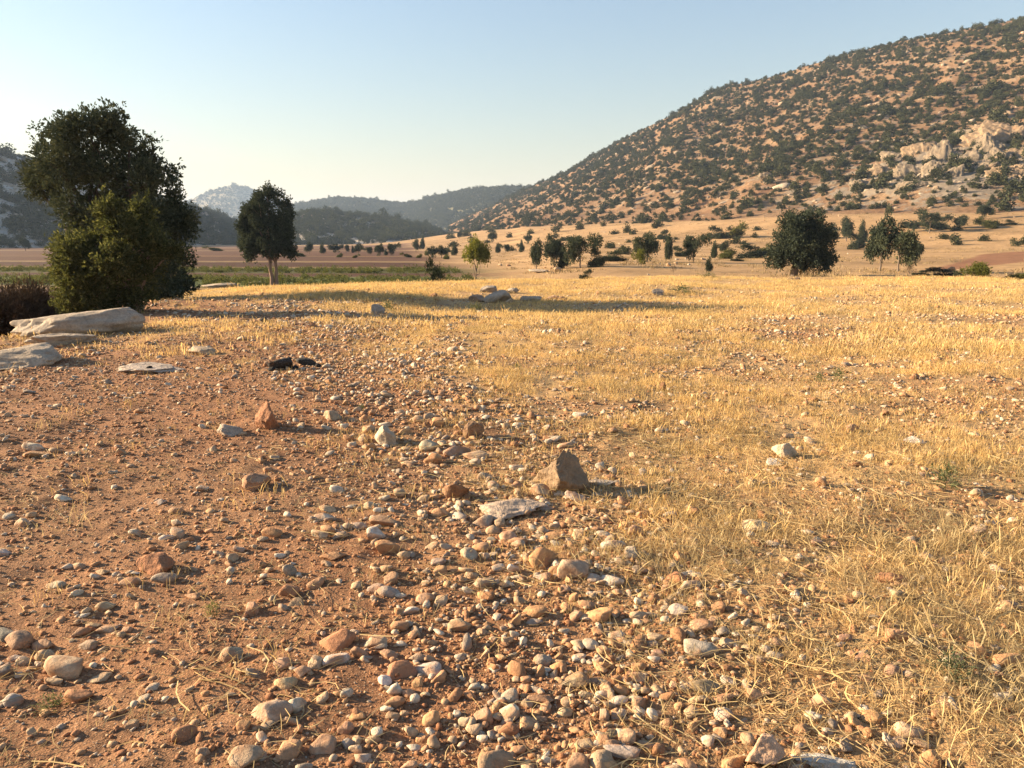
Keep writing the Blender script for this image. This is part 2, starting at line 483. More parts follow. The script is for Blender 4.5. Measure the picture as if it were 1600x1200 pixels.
# ------------------------------------------------------------------ hills
def resample(P, n):
    P = np.asarray(P, float); d = np.r_[0, np.cumsum(np.linalg.norm(np.diff(P[:, :2], axis=0), axis=1))]
    t = np.linspace(0, d[-1], n)
    Q = np.stack([np.interp(t, d, P[:, k]) for k in range(P.shape[1])], 1)
    k = max(3, n // 40) | 1                        # smooth the corners
    pad = np.pad(Q, ((k // 2, k // 2), (0, 0)), 'edge')
    return np.stack([np.convolve(pad[:, j], np.ones(k) / k, 'valid') for j in range(Q.shape[1])], 1)

class Hill:
    """a slope between a foot line and a ridge line, falling away behind; grid kept for planting"""
    def __init__(self, name, foot, ridge, nt, ns, power, back, amp, nscale, mat, seed, label, rockfun=None):
        f = resample(foot, nt); r = resample(ridge, nt)
        s = np.concatenate([np.linspace(0, 1, ns), 1 + np.linspace(0, 1, ns // 4 + 1)[1:]])
        S = s[None, :, None]
        bdir = r - f; bdir /= np.linalg.norm(bdir[:, :2], axis=1)[:, None]
        fr = np.clip(S, 0, 1)
        P = f[:, None] * (1 - fr) + r[:, None] * fr
        over = np.clip(S - 1, 0, 1)
        P[..., :2] += (bdir[:, None, :2] * over * back)
        z0, z1 = f[:, None, 2], r[:, None, 2]
        prof = np.clip(s, 0, 1)[None] ** power
        dn = np.clip(s - 1, 0, 1)[None]
        x, y = P[..., 0], P[..., 1]
        nz = fbm(x / nscale, y / nscale, octs=6, seed=seed, gain=0.55)
        gul = -np.abs(fbm(x / (nscale * 1.6), y / (nscale * 1.6), octs=3, seed=seed + 9))
        env = sstep(0, 0.12, np.clip(s, 0, 1))[None] * (1 - 0.75 * sstep(0.85, 1, np.minimum(s, 1)))[None]
        P[..., 2] = z0 + (z1 - z0) * prof + amp * env * (nz + 0.7 * gul + 0.25) - (z1 - z0) * 0.8 * dn ** 1.4 - 1.2 * (s[None] <= 0) - 0.0 * dn
        self.P = P; self.nt, self.ns = nt, len(s); self.s = s; self.front = ns
        me = mk_mesh(name, P.reshape(-1, 3), grid_faces(nt, len(s)), mat, True)
        rk = np.zeros(nt * len(s)) if rockfun is None else rockfun(P.reshape(-1, 3))
        me.attributes.new('rock', 'FLOAT', 'POINT').data.foreach_set('value', rk.astype(np.float32))
        self.o = tag(link(name, me), label, kind='structure')
        self._bvh = None
    def bvh(self):
        if self._bvh is None:
            self._bvh = BVHTree.FromPolygons([Vector(p) for p in self.P.reshape(-1, 3)], [tuple(int(i) for i in f) for f in grid_faces(self.nt, self.ns)])
        return self._bvh
    def hit(self, px, py):
        h = self.bvh().ray_cast(Vector(CAM), Vector(ray(px, py)))
        return None if h[0] is None else np.array(h[0])
    def sample(self, n, dens):
        """n random points on the camera-facing slope, thinned by dens(P)"""
        P = self.P[:, :self.front + 3]
        a = np.linalg.norm(np.cross(P[1:, :-1] - P[:-1, :-1], P[:-1, 1:] - P[:-1, :-1]), axis=-1).ravel()
        k = rng.choice(len(a), n, p=a / a.sum())
        nj = P.shape[1] - 1
        i, j = k // nj, k % nj
        u, v = rng.random(n)[:, None], rng.random(n)[:, None]
        Q = (P[i, j] * (1 - u) + P[i + 1, j] * u) * (1 - v) + (P[i, j + 1] * (1 - u) + P[i + 1, j + 1] * u) * v
        return Q[rng.random(n) < dens(Q)]

def pts_at(lst):
    return [at_dist(x, y, d) for x, y, d in lst]

def foot_at(lst):
    return [(*p[:2], float(H(p[0], p[1])) - 0.6) for p in (at_dist(x, 400, d) for x, d in lst)]

def right_rock(P):
    px, py, _ = project(P)
    band = np.exp(-(((py - 262) / 50) ** 2)) * sstep(1250, 1480, px)
    band2 = np.exp(-(((py - 300 + 0.1 * (px - 1300)) / 26) ** 2)) * sstep(1150, 1320, px) * 0.7
    lo = -0.25 * sstep(325, 345, py)
    return 0.13 * band + 0.10 * band2 + lo + 0.02

M['hillside'] = mat_hill('dry_hillside', [(0.3, (0.185, 0.105, 0.06)), (0.5, (0.225, 0.14, 0.08)), (0.7, (0.265, 0.185, 0.112))], (0.28, 0.225, 0.165), 0.57, 0.05, 1.1)
M['hill_left'] = mat_hill('shaded_hill_slope', [(0.3, (0.33, 0.27, 0.20)), (0.7, (0.48, 0.41, 0.33))], (0.58, 0.53, 0.46), 0.50, 0.05, 1.2)
M['hill_far'] = mat_hill('far_hill_slope', [(0.3, (0.10, 0.105, 0.06)), (0.55, (0.16, 0.145, 0.085)), (0.75, (0.3, 0.25, 0.17))], (0.4, 0.36, 0.3), 0.60, 0.02, 2.5)
M['mountain'] = mat_hill('far_mountain_slope', [(0.3, (0.15, 0.135, 0.09)), (0.7, (0.3, 0.25, 0.18))], (0.4, 0.36, 0.3), 0.58, 0.012, 5)

hill_r = Hill('hillside', foot_at([(2100, 215), (1800, 225), (1600, 235), (1400, 250), (1250, 265), (1100, 290), (1000, 330), (900, 400), (820, 480), (760, 580), (700, 700)]),
              pts_at([(2300, -150, 620), (1900, -40, 630), (1750, -5, 640), (1600, 28, 650), (1500, 47, 665), (1400, 67, 690), (1300, 92, 715), (1200, 122, 740), (1110, 142, 760), (1085, 160, 775), (1050, 180, 800), (1000, 204, 830), (950, 231, 870), (900, 260, 920), (860, 279, 980), (800, 305, 1080), (760, 326, 1180), (700, 352, 1250)]),
              330, 190, 1.25, 260, 7.0, 60, M['hillside'], 71, 'long rocky hillside dotted with dark bushes', right_rock)
hill_l = Hill('hill_left', foot_at([(-500, 380), (-200, 400), (0, 420), (120, 450), (220, 500), (300, 560), (370, 620), (430, 690)]),
              pts_at([(-600, 150, 600), (-200, 190, 640), (-60, 222, 660), (0, 233, 670), (60, 250, 690), (130, 275, 720), (200, 297, 780), (285, 322, 850), (330, 335, 900), (380, 356, 950), (450, 388, 1000)]),
              150, 70, 1.15, 300, 6, 60, M['hill_left'], 81, 'shaded grey hill rising behind the big leaning juniper')
hill_m = Hill('hill_low', foot_at([(330, 640), (400, 620), (470, 600), (560, 600), (640, 620), (690, 680)]),
              pts_at([(340, 375, 850), (400, 352, 840), (455, 338, 830), (500, 333, 830), (560, 337, 840), (620, 344, 870), (665, 354, 900), (710, 376, 950)]),
              110, 50, 1.0, 200, 4, 45, M['hill_left'], 91, 'low scrub-covered hill beyond the ploughed fields')
hill_f = Hill('hill_far', foot_at([(300, 1500), (450, 1500), (600, 1400), (720, 1250), (820, 1200), (950, 1200)]),
              pts_at([(250, 372, 2300), (400, 335, 2200), (455, 322, 2150), (500, 314, 2100), (545, 309, 2050), (590, 315, 2000), (635, 319, 1900), (680, 308, 1800), (720, 299, 1700), (760, 294, 1600), (800, 294, 1550), (850, 296, 1500), (950, 310, 1450)]),
              160, 50, 1.0, 500, 9, 140, M['hill_far'], 101, 'hazy wooded ridge closing off the valley')
mount = Hill('far_mountain', foot_at([(150, 2900), (300, 2850), (420, 2800), (560, 2800)]),
             pts_at([(120, 372, 3600), (230, 338, 3600), (270, 321, 3600), (300, 312, 3600), (330, 299, 3600), (350, 292, 3600), (372, 290, 3600), (392, 295, 3600), (420, 308, 3600), (460, 324, 3600), (520, 344, 3600), (600, 374, 3600)]),
             120, 44, 1.0, 900, 10, 320, M['mountain'], 111, 'pale blue mountain fading in the haze')

# ------------------------------------------------------------------ foliage
def leaves(P, Dn, k, length, width, spread, r):
    """k pointed leaf faces at every point P, fanned about directions Dn"""
    n = len(P)
    P = np.repeat(P, k, 0); Dn = np.repeat(Dn, k, 0)
    d = Dn + spread * r.normal(size=(n * k, 3)); d /= np.linalg.norm(d, axis=1)[:, None] + 1e-9
    w = np.cross(d, r.normal(size=(n * k, 3))); w /= np.linalg.norm(w, axis=1)[:, None] + 1e-9
    L = (length * r.uniform(0.55, 1.25, n * k))[:, None]; W = (width * r.uniform(0.6, 1.2, n * k))[:, None]
    P = P + 0.25 * L * r.normal(size=(n * k, 3))
    V = np.stack([P, P + 0.5 * d * L + w * W, P + d * L, P + 0.5 * d * L - w * W], 1).reshape(-1, 3)
    return V, np.arange(n * k * 4).reshape(-1, 4)

def crown_mesh(name, lobes, n, k, length, width, mat, seed, up=0.45, spread=0.55, hole=0.42, shell=0.55, puff=14, pj=0.95):
    """leaf faces gathered in clumps through ellipsoid lobes (x, y, z, rx, ry, rz)"""
    r = np.random.default_rng(seed)
    lob = np.array(lobes, float)
    wgt = (lob[:, 3] * lob[:, 4] * lob[:, 5]) ** 0.55
    m = puff
    nc = int(n / m)
    li = r.choice(len(lob), nc, p=wgt / wgt.sum())
    d = r.normal(size=(nc, 3)); d /= np.linalg.norm(d, axis=1)[:, None]
    rad = (shell + (1 - shell) * r.random(nc) ** 0.6)[:, None] * (r.uniform(0.82, 1.1, (nc, 1)) + 0.28 * r.random((nc, 1)) * (r.random((nc, 1)) < 0.16))
    C = lob[li, :3] + d * rad * lob[li, 3:]
    keep = vnoise(C[:, 0] * 1.6 / (length * 7), C[:, 1] * 1.6 / (length * 7), C[:, 2] * 1.6 / (length * 7), seed=seed) > hole - 0.12
    C, d = C[keep], d[keep]
    jit = r.normal(size=(len(C), m, 3)) * length * pj
    jit[..., 2] *= 1.25
    P = (C[:, None] + jit).reshape(-1, 3)
    Dn = np.repeat(d, m, 0) * 0.8 + 0.6 * jit.reshape(-1, 3) / (length * pj * 1.25); Dn[:, 2] += up
    Dn /= np.linalg.norm(Dn, axis=1)[:, None] + 1e-9
    V, F = leaves(P, Dn, k, length, width, spread, r)
    return mk_mesh(name, V, F, mat)

def limbs_mesh(name, stems, lobes, r0, mat, seed, nl=None):
    """tapered stems from the foot, with limbs running out into the lobes"""
    r = np.random.default_rng(seed); parts = []
    tops = []
    for (bx, by, bz, tx, ty, tz, rad) in stems:
        t = np.linspace(0, 1, 9)[:, None]
        P = np.array([[bx, by, bz]]) * (1 - t) + np.array([[tx, ty, tz]]) * t
        P[1:-1, :2] += r.normal(size=(7, 2)) * rad * 0.14
        rads = rad * (1.0 - 0.72 * t[:, 0]); rads[0] *= 1.45; rads[1] *= 1.1
        parts.append(tube(P, rads, 9)); tops.append(P)
    lob = list(lobes)
    r.shuffle(lob)
    for lb in lob[:nl]:
        P0 = tops[r.integers(len(tops))]
        s = P0[r.integers(4, 8)]
        e = np.array(lb[:3]) + r.normal(size=3) * 0.2 * np.array(lb[3:6])
        t = np.linspace(0, 1, 6)[:, None]
        P = s * (1 - t) + e * t
        P[1:-1] += r.normal(size=(4, 3)) * 0.05 * np.linalg.norm(e - s)
        rl = r0 * 0.4
        parts.append(tube(P, rl * (1 - 0.8 * t[:, 0]), 6))
    V, F = joinVF(parts)
    return mk_mesh(name, V, F, mat, True)

def in_plane(b, px, py):
    """the point seen at a pixel, in the upright plane across the view through b; and metres per pixel there"""
    d_ = ray(px, py); t = (b[1] - CAM[1]) / d_[1]
    return CAM + d_ * t, float(project(b)[2][0]) / FX

def px_lobes(b, ell, seed, fill=0.84, deep=0.6):
    """ellipses seen in the photo -> lobes in metres about the tree's foot b, given depth of their own"""
    r = np.random.default_rng(seed)
    Q_ = [in_plane(b, e[0], e[1]) for e in ell]
    xs = [q[0][0] - b[0] for q in Q_]
    half = max(max(xs) - min(xs), 0.5) / 2; mid = (max(xs) + min(xs)) / 2
    out = []
    for (ex, ey, rx, ry), (q, sc) in zip(ell, Q_):
        x, z = q[0] - b[0], q[2] - b[2]
        rx, ry = rx * fill * sc, ry * fill * sc
        room = math.sqrt(max(0.05, 1 - min(1, abs(x - mid) / (half + 1e-6)) ** 2)) * half * deep
        big = max(rx, ry)
        ys = [r.uniform(-1, 1) * room] if big < 0.26 * half else [-room * r.uniform(0.4, 0.9), room * r.uniform(0.4, 0.9)]
        for yy in ys:
            out.append((x + r.normal() * 0.05 * big, yy, z, rx, (rx + ry) / 2, ry))
    return out

def tree(name, loc, crown, limbs, label, cat='tree', group=None, rz=0.0, sc=(1, 1, 1)):
    o = bpy.data.objects.new(name, None); COL.objects.link(o)
    o.empty_display_size = 0.3
    o.location = loc; o.rotation_euler = (0, 0, rz); o.scale = sc
    tag(o, label, cat, group)
    link('trunk', limbs, parent=o); link('crown', crown, parent=o)
    return o

def base_at(px, py, dist):
    p = at_dist(px, py, dist)
    return np.array([p[0], p[1], float(H(p[0], p[1]))])

# the big leaning juniper on the left
d = 25.0
b = base_at(190, 470, d)
ellJ = [(137, 180, 9, 17), (166, 182, 16, 15), (186, 186, 22, 22), (88, 184, 15, 11), (101, 205, 14, 17), (64, 231, 14, 10), (80, 240, 12, 9), (150, 220, 55, 36), (195, 215, 22, 26),
        (58, 284, 23, 24), (88, 268, 28, 24), (125, 262, 40, 36), (180, 275, 45, 40), (230, 238, 12, 18), (216, 264, 22, 28), (250, 290, 16, 27), (245, 345, 40, 40), (268, 335, 16, 30),
        (288, 383, 14, 16), (266, 385, 25, 24), (190, 340, 52, 45), (140, 330, 40, 34), (225, 400, 45, 32), (160, 395, 50, 40), (264, 425, 36, 38), (228, 440, 40, 36), (282, 455, 18, 22), (250, 465, 40, 18)]
ellJ = [(x_, y_ + (12 if y_ < 215 else 0), rx_, ry_) for x_, y_, rx_, ry_ in ellJ] + [(284, 352, 14, 24), (272, 312, 14, 20), (250, 268, 13, 16), (48, 275, 12, 12), (46, 300, 10, 12), (70, 200, 9, 8)]
lob = px_lobes(b, ellJ, 1, 0.82)
lob = [(x, y, z, rx * (0.86 if rx > 0.6 else 1.0), ry * (0.86 if rx > 0.6 else 1.0), rz * (0.86 if rx > 0.6 else 1.0)) for x, y, z, rx, ry, rz in lob]
cJ = crown_mesh('juniper_crown', lob, 24000, 6, 0.10, 0.023, M['juniper'], 11, hole=0.48, puff=34, pj=1.3)
tJ = limbs_mesh('juniper_trunk', [(0, 0, -0.3, -0.5, 0.1, 3.8, 0.24), (0.3, 0.2, -0.3, 1.1, 0.2, 2.9, 0.17), (-0.2, 0.3, -0.3, -1.6, 0.3, 3.2, 0.15)], lob, 0.2, M['bark_dark'], 12, 26)
tree('juniper_tree', b, cJ, tJ, 'tall ragged dark juniper rising behind the olive-green shrub')

# the lighter shrub in front of it
d = 18.6
b = base_at(175, 487, d)
ellS = [(165, 332, 26, 20), (195, 338, 18, 22), (140, 352, 26, 22), (185, 362, 40, 28), (82, 384, 22, 18), (112, 398, 40, 34), (175, 405, 52, 38), (228, 385, 14, 18), (248, 398, 16, 12), (215, 430, 18, 20),
        (205, 468, 30, 14), (150, 465, 50, 20), (92, 482, 32, 27), (120, 440, 45, 30), (75, 430, 18, 20)]
lob = px_lobes(b, ellS, 2, 0.72)
lob = [(x, y * 0.75 + 0.5, z, rx, ry * 0.9, rz) for x, y, z, rx, ry, rz in lob]
cS = crown_mesh('shrub_crown', lob, 21000, 5, 0.080, 0.018, M['oak'], 21, up=0.75, hole=0.47, spread=0.6, puff=24, pj=1.15)
tS = limbs_mesh('shrub_stems', [(0, 0.5, -0.2, -0.5, 0.5, 1.5, 0.07), (0.25, 0.5, -0.2, 0.7, 0.5, 1.4, 0.07), (-0.1, 0.4, -0.2, 0.1, 0.3, 1.9, 0.06), (-0.3, 0.5, -0.2, -1.2, 0.6, 1.0, 0.05)], lob, 0.09, M['bark_pale'], 22, 22)
tree('shrub', b, cS, tS, 'dense olive-green shrub with sunlit tips in front of the tall juniper', 'shrub')

# dry brown thicket at the left edge
for (px, py, w, h, lab) in ((18, 508, 48, 66, 'dry brown thicket at the left edge beside the olive-green shrub'), (66, 500, 26, 46, 'low brown twiggy bush wedged between the thicket and the shrub')):
    d = 21.0
    b = base_at(px, py, d); s_ = d / FX
    lob = [(rng.normal() * w * 0.35 * s_, rng.normal() * 0.5, h * s_ * u, w * 0.45 * s_, 0.6, h * 0.32 * s_) for u in (0.25, 0.45, 0.6, 0.72, 0.5, 0.3)]
    tree('thicket', b, crown_mesh('thicket_crown', lob, 3600, 6, 0.16, 0.012, M['twig'], int(31 + px), up=0.7, hole=0.25, shell=0.2),
         limbs_mesh('thicket_stems', [(0, 0, -0.2, 0.2, 0, h * s_ * 0.7, 0.03), (-0.2, 0, -0.2, -0.5, 0, h * s_ * 0.7, 0.03)], lob, 0.05, M['bark'], 33, 5), lab, 'bush')

# the pale-stemmed juniper
d = 62.0
b = base_at(428, 440, d)
ell2 = [(421, 302, 7, 14), (440, 311, 6, 12), (405, 311, 7, 12), (421, 308, 6, 14), (433, 313, 4, 10), (447, 318, 5, 11), (396, 320, 11, 13), (409, 316, 6, 10), (385, 335, 10, 14), (415, 334, 30, 22), (447, 340, 13, 18), (420, 362, 42, 24), (395, 380, 22, 20), (446, 374, 19, 24),
        (382, 356, 11, 18), (424, 388, 28, 16), (455, 392, 10, 10), (392, 398, 10, 8)]
lob = px_lobes(b, ell2, 3, 0.74, 0.5)
c2 = crown_mesh('juniper_crown', lob, 15000, 6, 0.135, 0.036, M['juniper'], 41, hole=0.42, puff=30, pj=1.0)
t2 = limbs_mesh('juniper_trunk', [(-0.12, 0, -0.3, -0.3, 0, 3.8, 0.17), (0.16, 0.1, -0.3, 0.2, 0.1, 3.8, 0.16)], lob, 0.18, M['bark_pale'], 42, 16)
tree('juniper_tree', b, c2, t2, 'upright juniper with a pale forked trunk at the field edge')

# the big round juniper on the right
d = 60.0
b = base_at(1241, 433, d)
ell3 = [(1240, 345, 18, 15), (1262, 347, 20, 17), (1252, 362, 36, 24), (1232, 375, 24, 26), (1275, 378, 24, 26), (1250, 392, 42, 24), (1215, 402, 16, 16), (1230, 402, 22, 14), (1288, 405, 16, 13), (1268, 407, 30, 12), (1252, 385, 34, 28), (1300, 403, 5, 6), (1262, 416, 12, 5)]
lob = px_lobes(b, ell3, 4)
c3 = crown_mesh('juniper_crown', lob, 15000, 6, 0.14, 0.037, M['juniper'], 51, hole=0.40, up=0.3, puff=30, pj=1.05)
t3 = limbs_mesh('juniper_trunk', [(0, 0, -0.3, 0.15, 0, 2.9, 0.27)], lob, 0.26, M['bark'], 52, 16)
tree('juniper_tree', b, c3, t3, 'big rounded dark juniper alone on the golden grass to the right')

# tree shapes for the middle distance, about one metre tall and one wide
def form(name, lobes, n, L, W, mat, bark, stem, seed, **kw):
    return (crown_mesh(name + '_crown', lobes, n, 5, L, W, mat, seed, **kw), limbs_mesh(name + '_trunk', stem, lobes, stem[0][6], bark, seed + 1, 8))
r_ = np.random.default_rng(99)
def blob(n, zc, rx, rz, r):
    return [(r.normal() * rx * 0.52, r.normal() * rx * 0.52, zc + r.normal() * rz * 0.55, rx * r.uniform(.28, .56), rx * r.uniform(.28, .56), rz * r.uniform(.3, .55)) for _ in range(n)]
FORMS = {}
st = [(0, 0, -0.06, 0.02, 0, 0.6, 0.035)]
for k in range(3):
    FORMS['round%d' % k] = form('round_tree', blob(11, 0.6, 0.42, 0.36, r_), 2600, 0.05, 0.013, M['juniper'], M['bark'], st, 200 + 10 * k, hole=0.36)
for k in range(2):
    cl = [(r_.normal() * 0.12 * (1.2 - z), r_.normal() * 0.12 * (1.2 - z), z, 0.42 * (1.12 - z) * 0.75, 0.42 * (1.12 - z) * 0.75, 0.14) for z in (0.2, 0.25, 0.32, 0.42, 0.5, 0.6, 0.7, 0.8, 0.9)]
    FORMS['cone%d' % k] = form('cone_tree', cl, 1900, 0.06, 0.014, M['juniper'], M['bark'], st, 250 + 10 * k, hole=0.25)
FORMS['pale0'] = form('pale_tree', blob(9, 0.55, 0.42, 0.34, r_), 1700, 0.06, 0.016, M['light_leaf'], M['bark'], st, 280, hole=0.33)
FORMS['bush0'] = form('bush', blob(8, 0.42, 0.42, 0.4, r_), 1700, 0.075, 0.02, M['juniper'], M['bark'], [(0, 0, -0.06, 0.02, 0, 0.4, 0.03)], 290, hole=0.25)
FORMS['bush1'] = form('bush', blob(8, 0.42, 0.42, 0.4, r_), 1500, 0.075, 0.02, M['oak'], M['bark'], [(0, 0, -0.06, 0.02, 0, 0.4, 0.03)], 300, hole=0.3)
um = [(x, y, z, 0.17, 0.17, 0.085) for x, y, z in ((-0.3, 0, 0.74), (-0.15, 0.2, 0.83), (0.05, -0.2, 0.86), (0.22, 0.1, 0.82), (0.36, 0, 0.72), (0, 0.1, 0.9), (-0.1, -0.2, 0.75), (0.2, -0.15, 0.74), (0, 0.25, 0.76))]
FORMS['umbrella'] = form('umbrella_tree', um, 1500, 0.06, 0.014, M['light_leaf'], M['bark'], [(0, 0, -0.06, 0.03, 0, 0.38, 0.028), (0.03, 0, 0.36, -0.1, 0, 0.68, 0.02), (0.03, 0, 0.36, 0.16, 0, 0.7, 0.02)], 310, hole=0.33, up=0.3)
de = [(0.1, 0, 0.8, 0.2, 0.2, 0.12), (-0.2, 0, 0.75, 0.2, 0.2, 0.1), (0.3, 0, 0.7, 0.15, 0.15, 0.1)]
FORMS['bare'] = form('bare_tree', de, 160, 0.09, 0.006, M['twig'], M['bark'], [(0, 0, -0.06, -0.05, 0, 0.5, 0.04), (-0.05, 0, 0.45, 0.2, 0, 0.9, 0.025), (-0.05, 0, 0.45, -0.25, 0, 0.85, 0.022)], 320, hole=0.0)

ORD = ['first', 'second', 'third', 'fourth', 'fifth', 'sixth', 'seventh', 'eighth', 'ninth', 'tenth', 'eleventh', 'twelfth', 'thirteenth', 'fourteenth', 'fifteenth', 'sixteenth', 'seventeenth', 'eighteenth', 'nineteenth', 'twentieth']
def stand(px, by, ty, w, fm, name, label, cat='tree', group=None, dist=None, surf=None):
    if surf is not None: p = surf.hit(px, by)
    else: p = base_at(px, by, dist) if dist else on_ground(px, by)
    if p is None: p = on_ground(px, by)
    q, sc_ = in_plane(p, px, ty)
    h = max(q[2] - p[2], 0.3); ww = w * sc_
    c, t = FORMS[fm]
    return tree(name, p, c, t, label, cat, group, rz=rng.uniform(0, 6.28) if fm not in ('umbrella', 'bare') else 0.0, sc=(ww, ww, h))

stand(743, 428, 377, 40, 'umbrella', 'umbrella_tree', 'small flat-topped tree with a thin crooked trunk on the plain', dist=58)
stand(686, 431, 405, 28, 'bush1', 'bush', 'bushy green shrub just left of the small flat-topped tree', 'bush', dist=56)
G1 = 'junipers clustered beyond the brow of the golden grass'
for px, by, ty, w, fm, lab in (
    (838, 415, 378, 26, 'round0', 'narrow dark juniper at the left end of the middle clump'),
    (866, 416, 368, 36, 'round1', 'tallest dark juniper in the middle clump, second from its left'),
    (879, 418, 388, 22, 'cone0', 'short pointed juniper at the front of the middle clump'),
    (906, 416, 370, 46, 'round2', 'broad dark juniper in the right half of the middle clump'),
    (928, 417, 392, 22, 'bush0', 'low rounded juniper at the right end of the middle clump')):
    stand(px, by, ty, w, fm, 'juniper_tree', lab, group=G1, dist=78 + rng.uniform(-4, 4))
for px, by, ty, w, fm, lab, ct, ds in (
    (964, 411, 394, 34, 'bush0', 'wide low dark bush right of the middle juniper clump', 'bush', 95),
    (1002, 416, 388, 20, 'pale0', 'pale thin shrub in front of the broad juniper right of the clump', 'shrub', 84),
    (1011, 411, 365, 42, 'round1', 'broad juniper standing between the middle clump and the lone round tree', 'tree', 92),
    (1044, 406, 366, 20, 'cone1', 'slim upright juniper beside the broad juniper', 'tree', 105),
    (1083, 411, 369, 30, 'round2', 'juniper with a visible trunk left of the small conical evergreen', 'tree', 92),
    (1107, 425, 402, 15, 'cone0', 'small conical evergreen on the grass near the brow', 'tree', 66),
    (1116, 400, 377, 15, 'cone1', 'small pointed tree behind the conical evergreen', 'tree', 120),
    (1131, 391, 378, 16, 'round0', 'small round tree behind the long low hedge', 'tree', 150),
    (1140, 406, 391, 32, 'bush1', 'green bush at the left end of the long low hedge', 'bush', 115),
    (1168, 402, 385, 36, 'bush0', 'dark bush in the middle of the long low hedge', 'bush', 120),
    (1196, 396, 382, 30, 'bush1', 'green bush at the right end of the long low hedge', 'bush', 125),
    (1156, 408, 402, 16, 'bush0', 'tiny dark bush in front of the long low hedge', 'bush', 100),
    (1375, 427, 343, 48, 'round0', 'left tree of the pair of junipers with bare trunks', 'tree', 72),
    (1403, 427, 363, 50, 'round2', 'right tree of the pair of junipers with bare trunks', 'tree', 71),
    (1433, 402, 378, 20, 'round1', 'small round tree right behind the pair of junipers', 'tree', 105),
    (1420, 441, 417, 18, 'bare', 'little bare crooked sapling in the grass before the junipers', 'tree', 54),
    (1533, 446, 409, 40, 'pale0', 'small rounded green tree at the far right edge of the grass', 'tree', 52),
    (1592, 447, 424, 36, 'bush1', 'green bush cut by the right edge of the picture', 'bush', 52),
    (1446, 431, 423, 22, 'bush0', 'left one of the dark low bushes below the ploughed patch', 'bush', 64),
    (1472, 434, 421, 44, 'bush0', 'widest of the dark low bushes below the ploughed patch', 'bush', 62),
    (1496, 437, 425, 16, 'bush0', 'right one of the dark low bushes below the ploughed patch', 'bush', 60),
    (919, 429, 424, 16, 'bush0', 'tiny dark cushion bush on the brow below the clump', 'bush', 52),
    (1052, 428, 416, 9, 'bare', 'short dead stump standing on the grassy brow', 'stump', 56)):
    stand(px, by, ty, w, fm, 'bush' if ct == 'bush' else ('shrub' if ct == 'shrub' else ('tree_stump' if ct == 'stump' else 'juniper_tree')), lab, ct, dist=ds)
row = [(484, 397, 379, 15, 'round0'), (504, 396, 380, 12, 'cone0'), (525, 395, 381, 22, 'round1'), (541, 395, 383, 10, 'round2'), (551, 395, 384, 7, 'cone1'), (560, 397, 381, 14, 'round0'), (575, 398, 386, 14, 'round2'),
       (593, 400, 381, 16, 'round1'), (603, 399, 389, 8, 'cone0'), (614, 400, 381, 15, 'round2'), (650, 394, 375, 15, 'round0'), (661, 389, 371, 12, 'cone1'), (677, 403, 385, 17, 'round1'), (690, 403, 385, 19, 'round0'), (710, 399, 379, 14, 'cone0')]
for k, (px, by, ty, w, fm) in enumerate(row):
    stand(px, by, ty, w, fm, 'juniper_tree', 'small dark tree, %s from the left in the row beyond the fields' % ORD[k], group='row of trees beyond the fields')
bush_row = [(466, 401, 393, 16), (533, 402, 396, 12), (556, 403, 397, 9), (636, 402, 395, 14), (657, 403, 397, 11), (668, 399, 392, 9), (700, 405, 398, 14), (727, 404, 396, 12)]
for k, (px, by, ty, w) in enumerate(bush_row):
    stand(px, by, ty, w, 'bush1', 'bush', 'small low bush, %s from the left along the row of trees' % ORD[k], 'bush', 'low bushes along the row of trees')
for px, by, ty, w, fm, lab in ((381, 392, 366, 20, 'round2', 'dark tree just left behind the pale-stemmed juniper'), (40, 392, 372, 16, 'round0', 'rounder of two small trees left of the shrub on the plain'), (8, 379, 362, 14, 'round1', 'small tree at the left picture edge under the grey hill'),
                               (718, 373, 362, 9, 'round0', 'tiny tree alone on the pale slope above the row'), (769, 379, 361, 17, 'round1', 'round tree at the foot of the pale slope'), (778, 395, 380, 13, 'cone1', 'slim tree right of the flat-topped tree'),
                               (790, 395, 382, 13, 'round2', 'round tree second right of the flat-topped tree'), (815, 394, 376, 11, 'cone0', 'slim dark tree left of the middle clump'), (824, 381, 366, 14, 'round1', 'round tree above the slim dark tree, left of the clump'),
                               (1061, 401, 388, 22, 'bush0', 'dark bush between the slim juniper and the one with a trunk'), (333, 392, 385, 22, 'bush1', 'low bush on the plain right of the tall juniper'), (212, 392, 386, 14, 'bush1', 'low bush on the plain hidden behind the tall juniper')):
    stand(px, by, ty, w, fm, 'bush' if 'bush' in fm else 'juniper_tree', lab, 'bush' if 'bush' in fm else 'tree')
